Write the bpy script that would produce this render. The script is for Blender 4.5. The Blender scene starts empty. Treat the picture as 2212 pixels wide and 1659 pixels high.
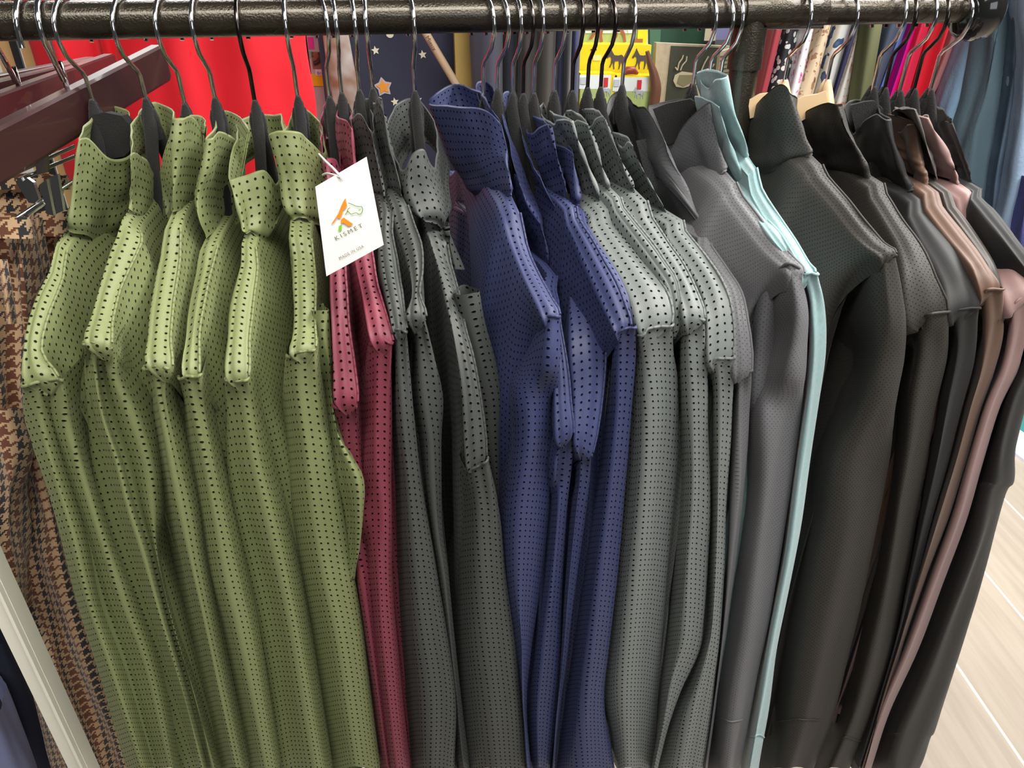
import bpy, math, random
from mathutils import Vector, Matrix, noise
random.seed(7)
SC = bpy.context.scene
COL = SC.collection

# ------------------------------------------------------------------ camera
RAIL_Z = 1.55
CAM = Vector((0.0, -0.642, RAIL_Z + 0.035))
PITCH, YAW, ROLL = math.radians(29.59), math.radians(11.11), math.radians(-0.12)
FPX = 1600.0
fwd = Vector((math.sin(YAW)*math.cos(PITCH), math.cos(YAW)*math.cos(PITCH), -math.sin(PITCH)))
r0 = Vector((math.cos(YAW), -math.sin(YAW), 0)); u0 = r0.cross(fwd)
RGT = math.cos(ROLL)*r0 + math.sin(ROLL)*u0
UPV = -math.sin(ROLL)*r0 + math.cos(ROLL)*u0
cam = bpy.data.cameras.new('camera'); camo = bpy.data.objects.new('camera', cam); COL.objects.link(camo)
cam.sensor_width = 36.0; cam.lens = FPX/2212*36; cam.clip_start = 0.02
M = Matrix((RGT, UPV, -fwd)).transposed().to_4x4(); M.translation = CAM
camo.matrix_world = M
SC.camera = camo

# ------------------------------------------------------------------ light
world = bpy.data.worlds.new('world'); SC.world = world; world.use_nodes = True
bg = world.node_tree.nodes['Background']; bg.inputs[0].default_value = (0.95, 0.97, 1.0, 1); bg.inputs[1].default_value = 0.04
def area(name, loc, target, sx, sy, power, col=(1, 1, 1)):
    l = bpy.data.lights.new(name, 'AREA'); l.shape = 'RECTANGLE'; l.size = sx; l.size_y = sy; l.energy = power; l.color = col
    o = bpy.data.objects.new(name, l); COL.objects.link(o); o.location = loc
    o.rotation_euler = (Vector(target) - Vector(loc)).to_track_quat('-Z', 'Y').to_euler()
    return o
lf = area('ceiling_panel_front', (0.22, -0.66, 2.22), (0.1, -0.08, 1.40), 1.6, 0.3, 10.5, (1, 0.965, 0.90)); lf.data.spread = math.radians(110)
area('ceiling_panel_back', (0.6, 2.1, 2.7), (0.6, 1.6, 0), 3.2, 1.0, 150, (1, 0.98, 0.95))
area('ceiling_panel_aisle', (1.9, 0.0, 2.7), (1.8, 0.1, 0), 0.9, 2.4, 108, (1, 0.98, 0.95))
area('front_fill_light', (0.9, -2.4, 2.1), (0.1, 0, 1.35), 1.6, 0.9, 14, (0.90, 0.95, 1.0))  # added frontal fill to brighten the hanging faces, not an actual window
SC.view_settings.view_transform = 'Standard'; SC.view_settings.look = 'None'
SC.view_settings.gamma = 1.0; SC.view_settings.use_curve_mapping = False
SC.view_settings.exposure = 0.0
SC.cycles.diffuse_bounces = 2

# ------------------------------------------------------------------ helpers
def ray(x, y): return fwd + (x-1106.0)/FPX*RGT - (y-829.5)/FPX*UPV
def W(x, y, d):
    """point seen at photo pixel x, y standing d metres in front of the rail (negative: behind it)"""
    v = ray(x, y); return CAM + v*((-d-CAM.y)/v.y)
def PX(P):
    v = P-CAM; z = v.dot(fwd); return 1106+FPX*v.dot(RGT)/z, 829.5-FPX*v.dot(UPV)/z
def FLR(x, y, z=0.0):
    v = ray(x, y); return CAM + v*((z-CAM.z)/v.z)

def tag(o, label=None, cat=None, group=None, kind=None):
    if label: o['label'] = label
    if cat: o['category'] = cat
    if group: o['group'] = group
    if kind: o['kind'] = kind
    return o
def empty(name, loc, label, cat, group=None):
    o = bpy.data.objects.new(name, None); COL.objects.link(o); o.location = loc; o.empty_display_size = 0.02
    return tag(o, label, cat, group)
class MB:
    def __init__(s): s.v = []; s.f = []; s.uv = []; s.m = []
    def grid(s, rows, closed=False, flip=False, uvs=None, mi=0):
        """rows of points; optional uv rows; one quad strip per pair of rows"""
        n = len(rows[0]); b = len(s.v)
        for r in rows: s.v += [Vector(p) for p in r]
        cc = n if closed else n-1
        for i in range(len(rows)-1):
            for j in range(cc):
                k = (j+1) % n
                q = [(i, j), (i, k if not closed else j+1), (i+1, k if not closed else j+1), (i+1, j)]
                idx = [b+i*n+j, b+i*n+k, b+(i+1)*n+k, b+(i+1)*n+j]
                uv = [uvs[a][c] for a, c in q] if uvs else [(0, 0)]*4
                if flip: idx.reverse(); uv.reverse()
                s.f.append(idx); s.uv.append(uv); s.m.append(mi)
    def poly(s, pts, uv=None, mi=0):
        b = len(s.v); s.v += [Vector(p) for p in pts]; s.f.append(list(range(b, b+len(pts))))
        s.uv.append(uv or [(0, 0)]*len(pts)); s.m.append(mi)
    def box(s, c, h, R=None, mi=0):
        c = Vector(c); R = R or Matrix.Identity(3); b = len(s.v)
        for sx in (-1, 1):
            for sy in (-1, 1):
                for sz in (-1, 1): s.v.append(c + R @ Vector((sx*h[0], sy*h[1], sz*h[2])))
        for f in ((0, 1, 3, 2), (4, 6, 7, 5), (0, 4, 5, 1), (2, 3, 7, 6), (0, 2, 6, 4), (1, 5, 7, 3)):
            s.f.append([b+i for i in f]); s.uv.append([(0, 0), (1, 0), (1, 1), (0, 1)]); s.m.append(mi)
    def tube(s, pts, r, n=8, caps=True, mi=0, ell=None):
        pts = [Vector(p) for p in pts]; rows = []; up = Vector((0, 0, 1)); prev = None
        for i, p in enumerate(pts):
            t = (pts[min(i+1, len(pts)-1)] - pts[max(i-1, 0)]).normalized()
            if prev is None: a = t.orthogonal().normalized()
            else: a = (prev - t*prev.dot(t)).normalized()
            prev = a; bb = t.cross(a)
            rr = r[i] if isinstance(r, (list, tuple)) else r
            rows.append([p + (a*math.cos(2*math.pi*k/n) + bb*math.sin(2*math.pi*k/n))*rr for k in range(n)])
        L = [0]
        for i in range(1, len(pts)): L.append(L[-1]+(pts[i]-pts[i-1]).length)
        uvs = [[(k*0.01, L[i]) for k in range(n+1)] for i in range(len(pts))]
        s.grid(rows, closed=True, uvs=uvs, mi=mi)
        if caps:
            for row, fl in ((rows[0], True), (rows[-1], False)):
                s.poly(row[::-1] if fl else row, mi=mi)
    def build(s, name, mats, parent=None, smooth=True, origin=None):
        me = bpy.data.meshes.new(name)
        o = bpy.data.objects.new(name, me); COL.objects.link(o)
        off = Vector((0, 0, 0))
        if parent is not None: off = Vector(parent.location); pp = parent.parent
        if parent is not None and parent.parent is not None: off = off + Vector(parent.parent.location)
        if parent is None and origin is not None: off = Vector(origin); o.location = off
        me.from_pydata([tuple(v-off) for v in s.v], [], s.f)
        ul = me.uv_layers.new(name='UVMap'); k = 0
        for uv in s.uv:
            for c in uv: ul.data[k].uv = c; k += 1
        mats = mats if isinstance(mats, (list, tuple)) else [mats]
        for m in mats: me.materials.append(m)
        for p, mi in zip(me.polygons, s.m): p.use_smooth = smooth; p.material_index = mi
        me.update()
        if parent is not None: o.parent = parent
        return o

def cr(p0, p1, p2, p3, t):
    return 0.5*((2*p1) + (p2-p0)*t + (2*p0-5*p1+4*p2-p3)*t*t + (3*p1-p0-3*p2+p3)*t*t*t)
def spline(pts, n, closed=False):
    """n samples per span, catmull-rom"""
    out = []; m = len(pts); spans = m if closed else m-1
    for i in range(spans):
        if closed: a, b, c, d = pts[i-1], pts[i], pts[(i+1) % m], pts[(i+2) % m]
        else:
            b, c = pts[i], pts[i+1]
            a = pts[i-1] if i > 0 else b*2-c
            d = pts[i+2] if i+2 < m else c*2-b
        for k in range(n): out.append(cr(a, b, c, d, k/n))
    if not closed: out.append(pts[-1].copy())
    return out
def refine(rows, nc, nr, closed=False):
    rr = [spline(r, nc, closed) for r in rows]
    cols = [spline([r[j] for r in rr], nr) for j in range(len(rr[0]))]
    return [[cols[j][i] for j in range(len(cols))] for i in range(len(cols[0]))]
def metric_uv(rows, ref, closed=False, off=(0, 0)):
    """uv in metres: v runs down the reference column, u is the distance from it across the cloth"""
    V = [0.0]
    for i in range(1, len(rows)): V.append(V[-1] + (rows[i][ref]-rows[i-1][ref]).length)
    out = []
    for i, r in enumerate(rows):
        n = len(r); u = [0.0]
        for j in range(1, n): u.append(u[-1] + (r[j]-r[j-1]).length)
        if closed: u.append(u[-1] + (r[0]-r[-1]).length)
        out.append([(x-u[ref]+off[0], V[i]+off[1]) for x in u])
    return out
def wrinkle(rows, amp, seed, sx=14, sz=5, closed=False, edge=False):
    """soft folds: displace along the local normal"""
    out = []
    for i, r in enumerate(rows):
        o = []
        for j, p in enumerate(r):
            a = r[j-1] if (j > 0 or closed) else p
            b = r[(j+1) % len(r)] if (j < len(r)-1 or closed) else p
            c = rows[max(i-1, 0)][j]; d = rows[min(i+1, len(rows)-1)][j]
            n = (b-a).cross(d-c)
            if n.length > 1e-12: n.normalize()
            q = Vector((p.x*sx+seed*7.1, p.y*sx, p.z*sz+seed))
            k = noise.noise(q) + 0.5*noise.noise(q*2.3)
            o.append(p + n*amp*k)
        out.append(o)
    return out

# ------------------------------------------------------------------ materials
def newmat(name):
    m = bpy.data.materials.new(name); m.use_nodes = True
    nt = m.node_tree; return m, nt, nt.nodes['Principled BSDF']
def lk(nt, a, b): nt.links.new(a, b)
def mnode(nt, op, *ins, clamp=False):
    n = nt.nodes.new('ShaderNodeMath'); n.operation = op; n.use_clamp = clamp
    for i, v in enumerate(ins):
        if isinstance(v, (int, float)): n.inputs[i].default_value = v
        else: lk(nt, v, n.inputs[i])
    return n.outputs[0]
def plain(name, col, rough=0.5, metal=0.0, coat=0.0, sheen=0.0, var=0.0, vscale=40, bump=0.0, bscale=200, emit=None):
    m, nt, b = newmat(name)
    b.inputs['Base Color'].default_value = (*col, 1); b.inputs['Roughness'].default_value = rough
    b.inputs['Metallic'].default_value = metal; b.inputs['Coat Weight'].default_value = coat
    b.inputs['Sheen Weight'].default_value = sheen
    if var or bump:
        tc = nt.nodes.new('ShaderNodeTexCoord')
    if var:
        nz = nt.nodes.new('ShaderNodeTexNoise'); nz.inputs['Scale'].default_value = vscale; nz.inputs['Detail'].default_value = 4
        lk(nt, tc.outputs['Object'], nz.inputs['Vector'])
        mx = nt.nodes.new('ShaderNodeMix'); mx.data_type = 'RGBA'
        mx.inputs[6].default_value = tuple(c*(1-var) for c in col)+(1,); mx.inputs[7].default_value = tuple(min(1, c*(1+var)) for c in col)+(1,)
        lk(nt, nz.outputs[0], mx.inputs[0]); lk(nt, mx.outputs[2], b.inputs['Base Color'])
    if bump:
        nb = nt.nodes.new('ShaderNodeTexNoise'); nb.inputs['Scale'].default_value = bscale; nb.inputs['Detail'].default_value = 3
        lk(nt, tc.outputs['Object'], nb.inputs['Vector'])
        bp = nt.nodes.new('ShaderNodeBump'); bp.inputs['Strength'].default_value = 1.0; bp.inputs['Distance'].default_value = bump
        lk(nt, nb.outputs[0], bp.inputs['Height']); lk(nt, bp.outputs[0], b.inputs['Normal'])
    return m

def perforated(name, col, pitch=0.0060, rad=0.00095, hole=(0.008, 0.008, 0.008), stagger=False, rough=0.55, sheen=0.15, rimb=0.0004):
    """knit with punched ventilation holes on a metric lattice (uv is in metres)"""
    m, nt, b = newmat(name)
    b.inputs['Roughness'].default_value = rough; b.inputs['Sheen Weight'].default_value = sheen
    b.inputs['Sheen Tint'].default_value = (*[min(1, c*1.6+.1) for c in col], 1)
    b.inputs['Sheen Roughness'].default_value = 0.4
    uv = nt.nodes.new('ShaderNodeUVMap'); uv.uv_map = 'UVMap'
    sep = nt.nodes.new('ShaderNodeSeparateXYZ'); lk(nt, uv.outputs[0], sep.inputs[0])
    def cell(off):
        a = []
        for k in (0, 1):
            x = mnode(nt, 'MULTIPLY_ADD', sep.outputs[k], 1.0/pitch, off)
            x = mnode(nt, 'FRACT', x); x = mnode(nt, 'SUBTRACT', x, 0.5)
            a.append(mnode(nt, 'MULTIPLY', x, x if k == 0 else x))
        return mnode(nt, 'SQRT', mnode(nt, 'ADD', a[0], a[1]))
    d = cell(0.0)
    if stagger: d = mnode(nt, 'MINIMUM', d, cell(0.5))
    rr = rad/pitch
    mask = nt.nodes.new('ShaderNodeMapRange'); mask.inputs[1].default_value = rr*0.86; mask.inputs[2].default_value = rr*1.06
    mask.inputs[3].default_value = 1; mask.inputs[4].default_value = 0; lk(nt, d, mask.inputs[0])
    nz = nt.nodes.new('ShaderNodeTexNoise'); nz.inputs['Scale'].default_value = 900; nz.inputs['Detail'].default_value = 2
    tc = nt.nodes.new('ShaderNodeTexCoord'); lk(nt, tc.outputs['Object'], nz.inputs['Vector'])
    cv = nt.nodes.new('ShaderNodeMix'); cv.data_type = 'RGBA'
    cv.inputs[6].default_value = tuple(c*0.88 for c in col)+(1,); cv.inputs[7].default_value = tuple(min(1, c*1.12) for c in col)+(1,)
    lk(nt, nz.outputs[0], cv.inputs[0])
    mx = nt.nodes.new('ShaderNodeMix'); mx.data_type = 'RGBA'
    lk(nt, mask.outputs[0], mx.inputs[0]); lk(nt, cv.outputs[2], mx.inputs[6]); mx.inputs[7].default_value = (*hole, 1)
    lk(nt, mx.outputs[2], b.inputs['Base Color'])
    # raised lip round each hole and a sunk hole
    h = nt.nodes.new('ShaderNodeMapRange'); h.inputs[1].default_value = rr*0.75; h.inputs[2].default_value = rr*1.3
    h.interpolation_type = 'SMOOTHSTEP'; lk(nt, d, h.inputs[0])
    bp = nt.nodes.new('ShaderNodeBump'); bp.inputs['Strength'].default_value = 0.7; bp.inputs['Distance'].default_value = rimb
    lk(nt, h.outputs[0], bp.inputs['Height']); lk(nt, bp.outputs[0], b.inputs['Normal'])
    inv = mnode(nt, 'SUBTRACT', 1.0, mask.outputs[0]); lk(nt, mnode(nt, 'MULTIPLY', inv, sheen), b.inputs['Sheen Weight'])
    lk(nt, mnode(nt, 'MULTIPLY', inv, 0.5), b.inputs['Specular IOR Level'])
    return m

MT = {
 'green': perforated('olive_perforated_knit', (0.195, 0.222, 0.092), hole=(.012, .014, .006)),
 'maroon': perforated('maroon_perforated_knit', (0.200, 0.034, 0.056), hole=(.012, .003, .004)),
 'char': perforated('charcoal_perforated_knit', (0.060, 0.065, 0.060), hole=(.004, .004, .004)),
 'navy': perforated('navy_perforated_knit', (0.038, 0.048, 0.128), hole=(.005, .005, .012)),
 'sage': perforated('sage_grey_perforated_knit', (0.180, 0.198, 0.190), hole=(.006, .006, .005)),
 'slate': perforated('slate_grey_fine_knit', (0.152, 0.152, 0.160), pitch=0.0042, rad=0.00042, stagger=True, hole=(.075, .07, .07), rimb=.0002, sheen=.15, rough=.58),
 'umber': perforated('black_brown_fine_knit', (0.036, 0.032, 0.028), pitch=0.0042, rad=0.00042, stagger=True, hole=(.018, .016, .014), rimb=.0002, sheen=.12, rough=.62),
 'teal': plain('pale_teal_melange', (0.30, 0.47, 0.48), 0.7, sheen=.4, var=.13, vscale=260, bump=.0004, bscale=420),
 'black': plain('smooth_black_knit', (0.013, 0.013, 0.013), 0.62, sheen=.05, var=.1),
 'brown': plain('smooth_brown_knit', (0.135, 0.072, 0.046), 0.5, sheen=.12, var=.06),
 'taupe': plain('smooth_taupe_knit', (0.060, 0.050, 0.044), 0.55, sheen=.1, var=.06),
 'mauve': plain('smooth_mauve_knit', (0.30, 0.18, 0.17), 0.5, sheen=.12, var=.05),
}
M_velvet = plain('black_flocking', (0.007, 0.0065, 0.006), 0.95, sheen=.07, var=.35, vscale=300, bump=.0008, bscale=900)
M_chrome = plain('chrome', (0.85, 0.85, 0.86), 0.12, 1.0)
M_dkchrome = plain('dark_chrome', (0.10, 0.085, 0.08), 0.2, 1.0)
M_rail = plain('black_powder_coated_steel', (0.055, 0.046, 0.033), 0.27, 0.7, coat=.35, bump=.0005, bscale=700)
M_wood_pale = plain('pale_wood', (0.62, 0.44, 0.25), 0.45, coat=.2, var=.12, vscale=30)
M_gloss = plain('glossy_black_plastic', (0.012, 0.012, 0.012), 0.12, coat=.5)

# ------------------------------------------------------------------ garment builder
def P3(q, d): return W(q[0], q[1], q[2] if len(q) > 2 else d)
def sleeve_mb(mb, rows, d=0.2, dep=0.034, seed=1.0, prof=None, amp=0.0015, seam=True, back=True, drow=None):
    pts = []
    for ri, row in enumerate(rows):
        if isinstance(row[0], (int, float)):
            y = row[0]; cells = row[1]; qs = []
            for c in cells:
                if isinstance(c, tuple): qs.append((c[0], y, c[1]))
                else: qs.append((c, y))
        else: qs = list(row)
        n = len(qs); r = []
        for k, q in enumerate(qs):
            t = 2.0*k/(n-1)-1
            ease = (.12, .5, .85)[ri] if ri < 3 else 1.0
            if not seam: ease = 1.0
            if prof: off = prof[k]*ease
            elif seam: off = -dep*(0.30*max(0, t)**2 + 2.2*max(0, -t-.2)**1.5)*ease
            else: off = -dep*0.8*(1-math.sqrt(max(0, 1-t*t*0.96)))
            if ri == 0 and seam: off += .0045
            if k == 0 and seam and not prof and ri > 1: q = (q[0]-12,)+tuple(q[1:])
            r.append(P3(q, d+off))
        if back:
            a, b = r[0], r[-1]; w = (b-a); 
            r.append(b + Vector((0, dep*0.9, -0.002)) - w*0.06)
            r.append((a+b)/2 + Vector((0, dep*1.6, -0.003)))
            r.append(a + Vector((0, dep*0.9, -0.002)) + w*0.06)
        pts.append(r)
    n = len(pts[0]); nc = 6
    rr = refine(pts, nc, 9, closed=back); flat = rr
    rr = wrinkle(rr, amp, seed, closed=back)
    rr = wrinkle(rr, amp*1.3, seed+9, sx=42, sz=1.8, closed=back)
    ref = (len(rows[-1][1])//2 if isinstance(rows[-1][0], (int, float)) else 2)*nc
    mb.grid(rr, closed=back, uvs=metric_uv(flat, ref, closed=back, off=(seed*0.0013, seed*.0007)))
    if seam:
        fr = rr[0][:(len(rows[0]) - 1)*nc+1] if not isinstance(rows[0][0], (int, float)) else rr[0][:(len(rows[0][1])-1)*nc+1]
        mb.tube([p + Vector((0, -0.0008, 0)) for p in fr], 0.0011, 6)
    return rr
HS = [0.0, 0.010, 0.04, 0.09, 0.16, 0.26, 0.40, 0.55]
def body_mb(mb, st, seed, bulge=0.006, seamline=True, swing=0.0, nx=0.0, insf=.035, bl=None, br=None):
    """shoulder strip traced along its two edges, flanks falling from it, mirrored behind the rail"""
    def section(xl, xr, top):
        pass
    S = [(W(a, b, d), W(c, e, d)) for a, b, c, e, d in st]
    n = len(S)
    half = []
    for k, (L, R) in enumerate(S):
        half.append((L, R, k/(n-1)))
    # front edge: last station converges
    L, R, _ = half[-1]
    tipd = [(L, R)]
    def sec(L, R, k, rear=False):
        w = R-L; sgn = 1 if not rear else -1
        ww = w.length; mid = (L+R)/2 + Vector((0, -.001, 0.001+ww*.11))
        row = []
        ins = max(0.0, (k-0.55)/0.45)*0.045
        def fl(base, s):
            out = []
            for h in HS:
                bb = (bl if s < 0 else br) if not rear else None
                b = bulge*(1-math.exp(-h/0.05))*(0.6+0.4*math.cos(seed+k*3)) if bb is None else bb*(1-math.exp(-h/0.07))*(1-.35*k)
                f = 0.0035*math.sin(k*9+seed*2+h*7)*min(1, h*8)
                y = sgn*ins*(1-math.exp(-h/0.03))
                if not rear: b -= .017*max(0, (k-.5)/.5)*(1-math.exp(-h/.05))
                out.append(base + Vector((s*(b)+f+swing*h, y, -h)))
            return out
        lf = fl(L, -1)[::-1]; rf = fl(R, 1)
        return lf + [L+w*0.22+Vector((0, 0, ww*.08)), mid, R-w*0.22+Vector((0, 0, ww*.08))] + rf
    rows = []
    for L, R, k in half: rows.append(sec(L, R, k))
    rear = []
    for L, R, k in half:
        rear.append(sec(Vector((2*nx-R.x, -L.y, L.z-0.004)), Vector((2*nx-L.x, -R.y, R.z-0.004)), k, True))
    def close(row, m, yoff):
        c = [Vector(p) for p in row]; n = len(c); out = []
        for j in range(n):
            o = c[n-1-j]; out.append((c[j]*0.55+o*0.45) + Vector((0, yoff, -.014)))
        return out
    allrows = [close(rear[-1], 0, -0.004)] + rear[::-1] + rows + [close(rows[-1], 0, 0.004)]
    rr = refine(allrows, 3, 3)
    rr = wrinkle(rr, 0.0022, seed, sx=16, sz=7)
    ref = len(HS)*3+3
    # uv: u across, v along
    mb.grid(rr, uvs=metric_uv(rr, ref, off=(seed*.0011, 0)))
    if seamline:
        j = (len(HS)+2+1)*3
        i0 = (len(rear)+1)*3
        mb.tube([rr[i][j]+Vector((0.0004, -0.0003, 0.0006)) for i in range(i0+1, i0+3*(n-1)+1)], 0.0009, 6)
    return rr
def collar_mb(mb, rows, ds, seed, back=None, th=0.0011, crease=0, lean=.012):
    """open collar loop: traced front, then round the back of the neck"""
    pts = []
    for ri, row in enumerate(rows):
        n = len(row); r = []
        for k, q in enumerate(row):
            dd = ds[min(k, len(ds)-1)] if len(ds) == n else ds[0]+(ds[-1]-ds[0])*k/(n-1)
            dd -= lean*(1-ri/(len(rows)-1))
            r.append(P3(q, dd))
        a, b = r[0], r[-1]
        if ri == 0:
            if back: bk = [P3(q, 0) for q in back]
            else:
                c = (a+b)/2; yb = max(a.y, b.y)
                bk = [Vector((b.x+.002, b.y+0.03, b.z+0.002)), Vector((c.x+.002, yb+0.03, (a.z+b.z)/2+.002)), Vector((a.x-.001, a.y+0.015, a.z+0.001))]
            top = bk; z0 = (a.z+b.z)/2; x0 = (a.x+b.x)/2; r += bk
        else:
            dz = z0-(a.z+b.z)/2
            sh = (a.x+b.x)/2-x0; r += [Vector((p.x+sh, p.y, p.z-dz*0.95)) for p in top]
        pts.append(r)
    rr = refine(pts, 6, 8, closed=True)
    rr = wrinkle(rr, 0.0034, seed, sx=30, sz=24, closed=True)
    m_ = len(rr)-1; out = []
    for i, r in enumerate(rr):
        v = i/m_; cc = sum(r, Vector())/len(r); o = []
        for j, p in enumerate(r):
            u = j/len(r); n = (p-cc); n.z = 0
            if n.length > 1e-6: n.normalize()
            k = .0030*math.exp(-((v-.80)/.13)**2) - .0022*math.exp(-((v-.97)/.05)**2)
            k += crease*.0022*math.sin(v*38+u*9+seed)*math.exp(-((v-.74)/.2)**2)*(.6+.4*math.sin(u*23+seed*3))
            o.append(p+n*k)
        out.append(o)
    rr = out
    uvs = metric_uv(rr, 6, closed=True, off=(seed*.002, 0))
    mb.grid(rr, closed=True, uvs=uvs)
    # inner face, a cloth thickness inside, and the rolled top edge
    cs = []
    inner = []
    for r in rr:
        c = sum(r, Vector())/len(r)
        inner.append([p + (c-p).normalized()*th*1.6 for p in r])
    mb.grid(inner, closed=True, flip=True, uvs=uvs)
    mb.grid([rr[0], [(a+b)/2+Vector((0, 0, .0012)) for a, b in zip(rr[0], inner[0])], inner[0]], closed=True, flip=True)
    mb.grid([rr[-1], inner[-1]], closed=True)
    return rr
SH = {}
def shirt(key, mat, label, group, neck, collar, strip, sleeve=None, back=None, ds=(.09, .09), d=.2, dep=.046, prof=None, extra=(), hook='chrome', seam=True, hang=True, arm=None, bulge=.006, cs=1, insf=.125, plate=None, hb=None, bl=None, br=None, crease=0, lean=.012, cuff=None):
    seed = len(SH)*1.37+1
    tip = W((strip[-1][0]+strip[-1][2])/2, (strip[-1][1]+strip[-1][3])/2, .2)
    nk = W(neck[0], neck[1], 0.0)
    root = empty('riding_shirt', (nk.x, 0, nk.z), label, 'shirt', group)
    mt = MT[mat]
    b = MB(); body_mb(b, strip, seed, bulge, seam, 0.0, nk.x, insf, bl, br)
    for e in extra: sleeve_mb(b, e[0], e[1], dep=.012, seed=seed+3, amp=.003, seam=False)
    b.build('bodice', mt, root)
    if sleeve:
        s = MB(); rr_ = sleeve_mb(s, sleeve, d, dep, seed, prof)
        if cuff:
            i_ = int(len(rr_)*cuff); s.tube([rr_[i_][j] + Vector((0, -.0004, .0016*math.sin(j*.5+seed))) for j in range(3, 6*3+1)], .0009, 6)
        s.build('sleeve', mt, root)
    c = MB(); collar_mb(c, collar, ds, seed, back, crease=crease, lean=lean); c.build('collar', mt, root)
    SH[key] = root
    if hang:
        # velvet hanger: neck, two arms under the shoulder strip
        lab = {'chrome': 'black flocked hanger with bright chrome hook', 'dark': 'black flocked hanger with dark hook', 'wood': 'pale wooden hanger with chrome hook'}[hook]
        h = empty('clothes_hanger', (nk.x, 0, nk.z), lab+', carrying the '+cs, 'hanger', 'hangers on the black rail')
        arms = [((W(a, b2, dd)+W(c2, e2, dd))/2 + Vector((0, 0, -.035))) for a, b2, c2, e2, dd in strip]
        arms = [Vector((p.x*.75+nk.x*.25, p.y*.72, p.z-.002)) if i == 0 else p for i, p in enumerate(arms)]
        arms = [p for p in arms if -p.y < .165]
        if arm: arms = [W(*p) for p in arm] + arms[2:]
        pl = [nk + Vector((0, 0, -.004)), nk + Vector((0, -.012, -.018))*1.0] + arms
        pl = spline(pl, 4)
        f = MB(); m2 = M_wood_pale if hook == 'wood' else M_velvet
        for sgn in (1, -1):
            rows = []
            for i, p in enumerate(pl):
                q = Vector((p.x if sgn > 0 else 2*nk.x-p.x, p.y*sgn, p.z)); t = i/(len(pl)-1)
                hh = .013*(1-t)+.006; ww = (.0048 if hook != 'wood' else .006)*(1-.35*t)
                if i == 0: hh = .006
                rows.append([q + Vector((math.cos(a)*ww, 0, math.sin(a)*hh)) for a in [k*math.pi/5 for k in range(10)]])
            f.grid(rows, closed=True, flip=sgn < 0); f.poly(rows[-1] if sgn > 0 else rows[-1][::-1])
        if plate:
            fr = [W(x, y, .012) for x, y in plate]; bk = [p+Vector((.0035, .0055, 0)) for p in fr]
            f.poly(fr); f.poly(bk[::-1])
            for i in range(len(fr)): f.poly([fr[i], bk[i], bk[(i+1) % len(fr)], fr[(i+1) % len(fr)]])
        f.tube([nk+Vector((0, 0, -.02)), nk+Vector((0, 0, -.004)), nk+Vector((0, 0, 0.002))], [.006, .0066, .005], 10)
        f.build('hanger_frame', m2, h)
        k = MB(); R_ = .0215
        yaw = math.atan2((tip-nk).x, -(tip-nk).y)*.55
        if hb is not None:
            p0 = PX(Vector((nk.x, 0, RAIL_Z-.012)))[0]; lo, hi = -.92, .92
            for _ in range(30):
                yaw = (lo+hi)/2
                if PX(Vector((nk.x+math.sin(yaw)*R_, -math.cos(yaw)*R_, RAIL_Z-.006)))[0]-p0 < hb*.88: lo = yaw
                else: hi = yaw
        ex = Vector((math.sin(yaw), -math.cos(yaw), 0))
        hz = RAIL_Z
        def L(t, z): return Vector((nk.x, 0, 0)) + ex*t + Vector((0, 0, z))
        path = []
        zc = hz - .0068
        for i in range(15):
            a = math.radians(205 - i*16.1)
            path.append(L(math.cos(a)*R_, zc+math.sin(a)*R_))
        path += [L(.0168, hz-.0222), L(.0092, hz-.0290), L(.0030, hz-.0340), L(.0006, hz-.0385), L(0, nk.z+.012), Vector((nk.x, 0, nk.z-.004))]
        k.tube(path, .00165, 8)
        k.build('hook', M_dkchrome if hook == 'dark' else M_chrome, h)
    return root
# ------------------------------------------------------------------ rail and posts
def rail_x(px, y=None):
    v = ray(px, 40); return (CAM + v*((0-CAM.y)/v.y)).x
RX0, RX1, RX2 = -0.75, rail_x(1772), rail_x(2092)
rk = empty('garment_rack', (0, 0, 0), 'black tubular steel garment rack with a long rail and a thinner slide-out end rod', 'rack')
b = MB(); b.tube([(RX0, 0, RAIL_Z), (RX1-.075, 0, RAIL_Z)], .0128, 28); b.build('rail', M_rail, rk)
b = MB(); b.tube([(RX1-.075, 0, RAIL_Z), (RX1-.001, 0, RAIL_Z), (RX1, 0, RAIL_Z)], [.0145, .0145, .0135], 28); b.build('rail_sleeve', M_rail, rk)
b = MB(); b.tube([(RX1-.05, 0, RAIL_Z-.001), (RX2, 0, RAIL_Z-.001)], .0108, 24); b.build('extension_rod', M_rail, rk)
b = MB()
prof = [(0, .0), (.003, .019), (.008, .024), (.016, .0265), (.026, .025), (.032, .019), (.034, .0)]
rows = [[Vector((RX2-.012+a, math.cos(k*math.pi/12)*r, RAIL_Z-.001+math.sin(k*math.pi/12)*r)) for k in range(24)] for a, r in prof]
b.grid(rows, closed=True); b.build('end_knob', M_gloss, rk)
px_ = rail_x(1622)
b = MB(); b.tube([(px_, 0.0, .02), (px_, 0, RAIL_Z-.006)], .0125, 24); b.tube([(px_, 0, RAIL_Z-.045), (px_, 0, RAIL_Z-.012)], .0145, 24)
b.build('upright_post', M_rail, rk)
b = MB(); b.tube([(px_, -.3, .02), (px_, .3, .02)], .0125, 16); b.build('foot_bar', M_rail, rk)

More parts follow.
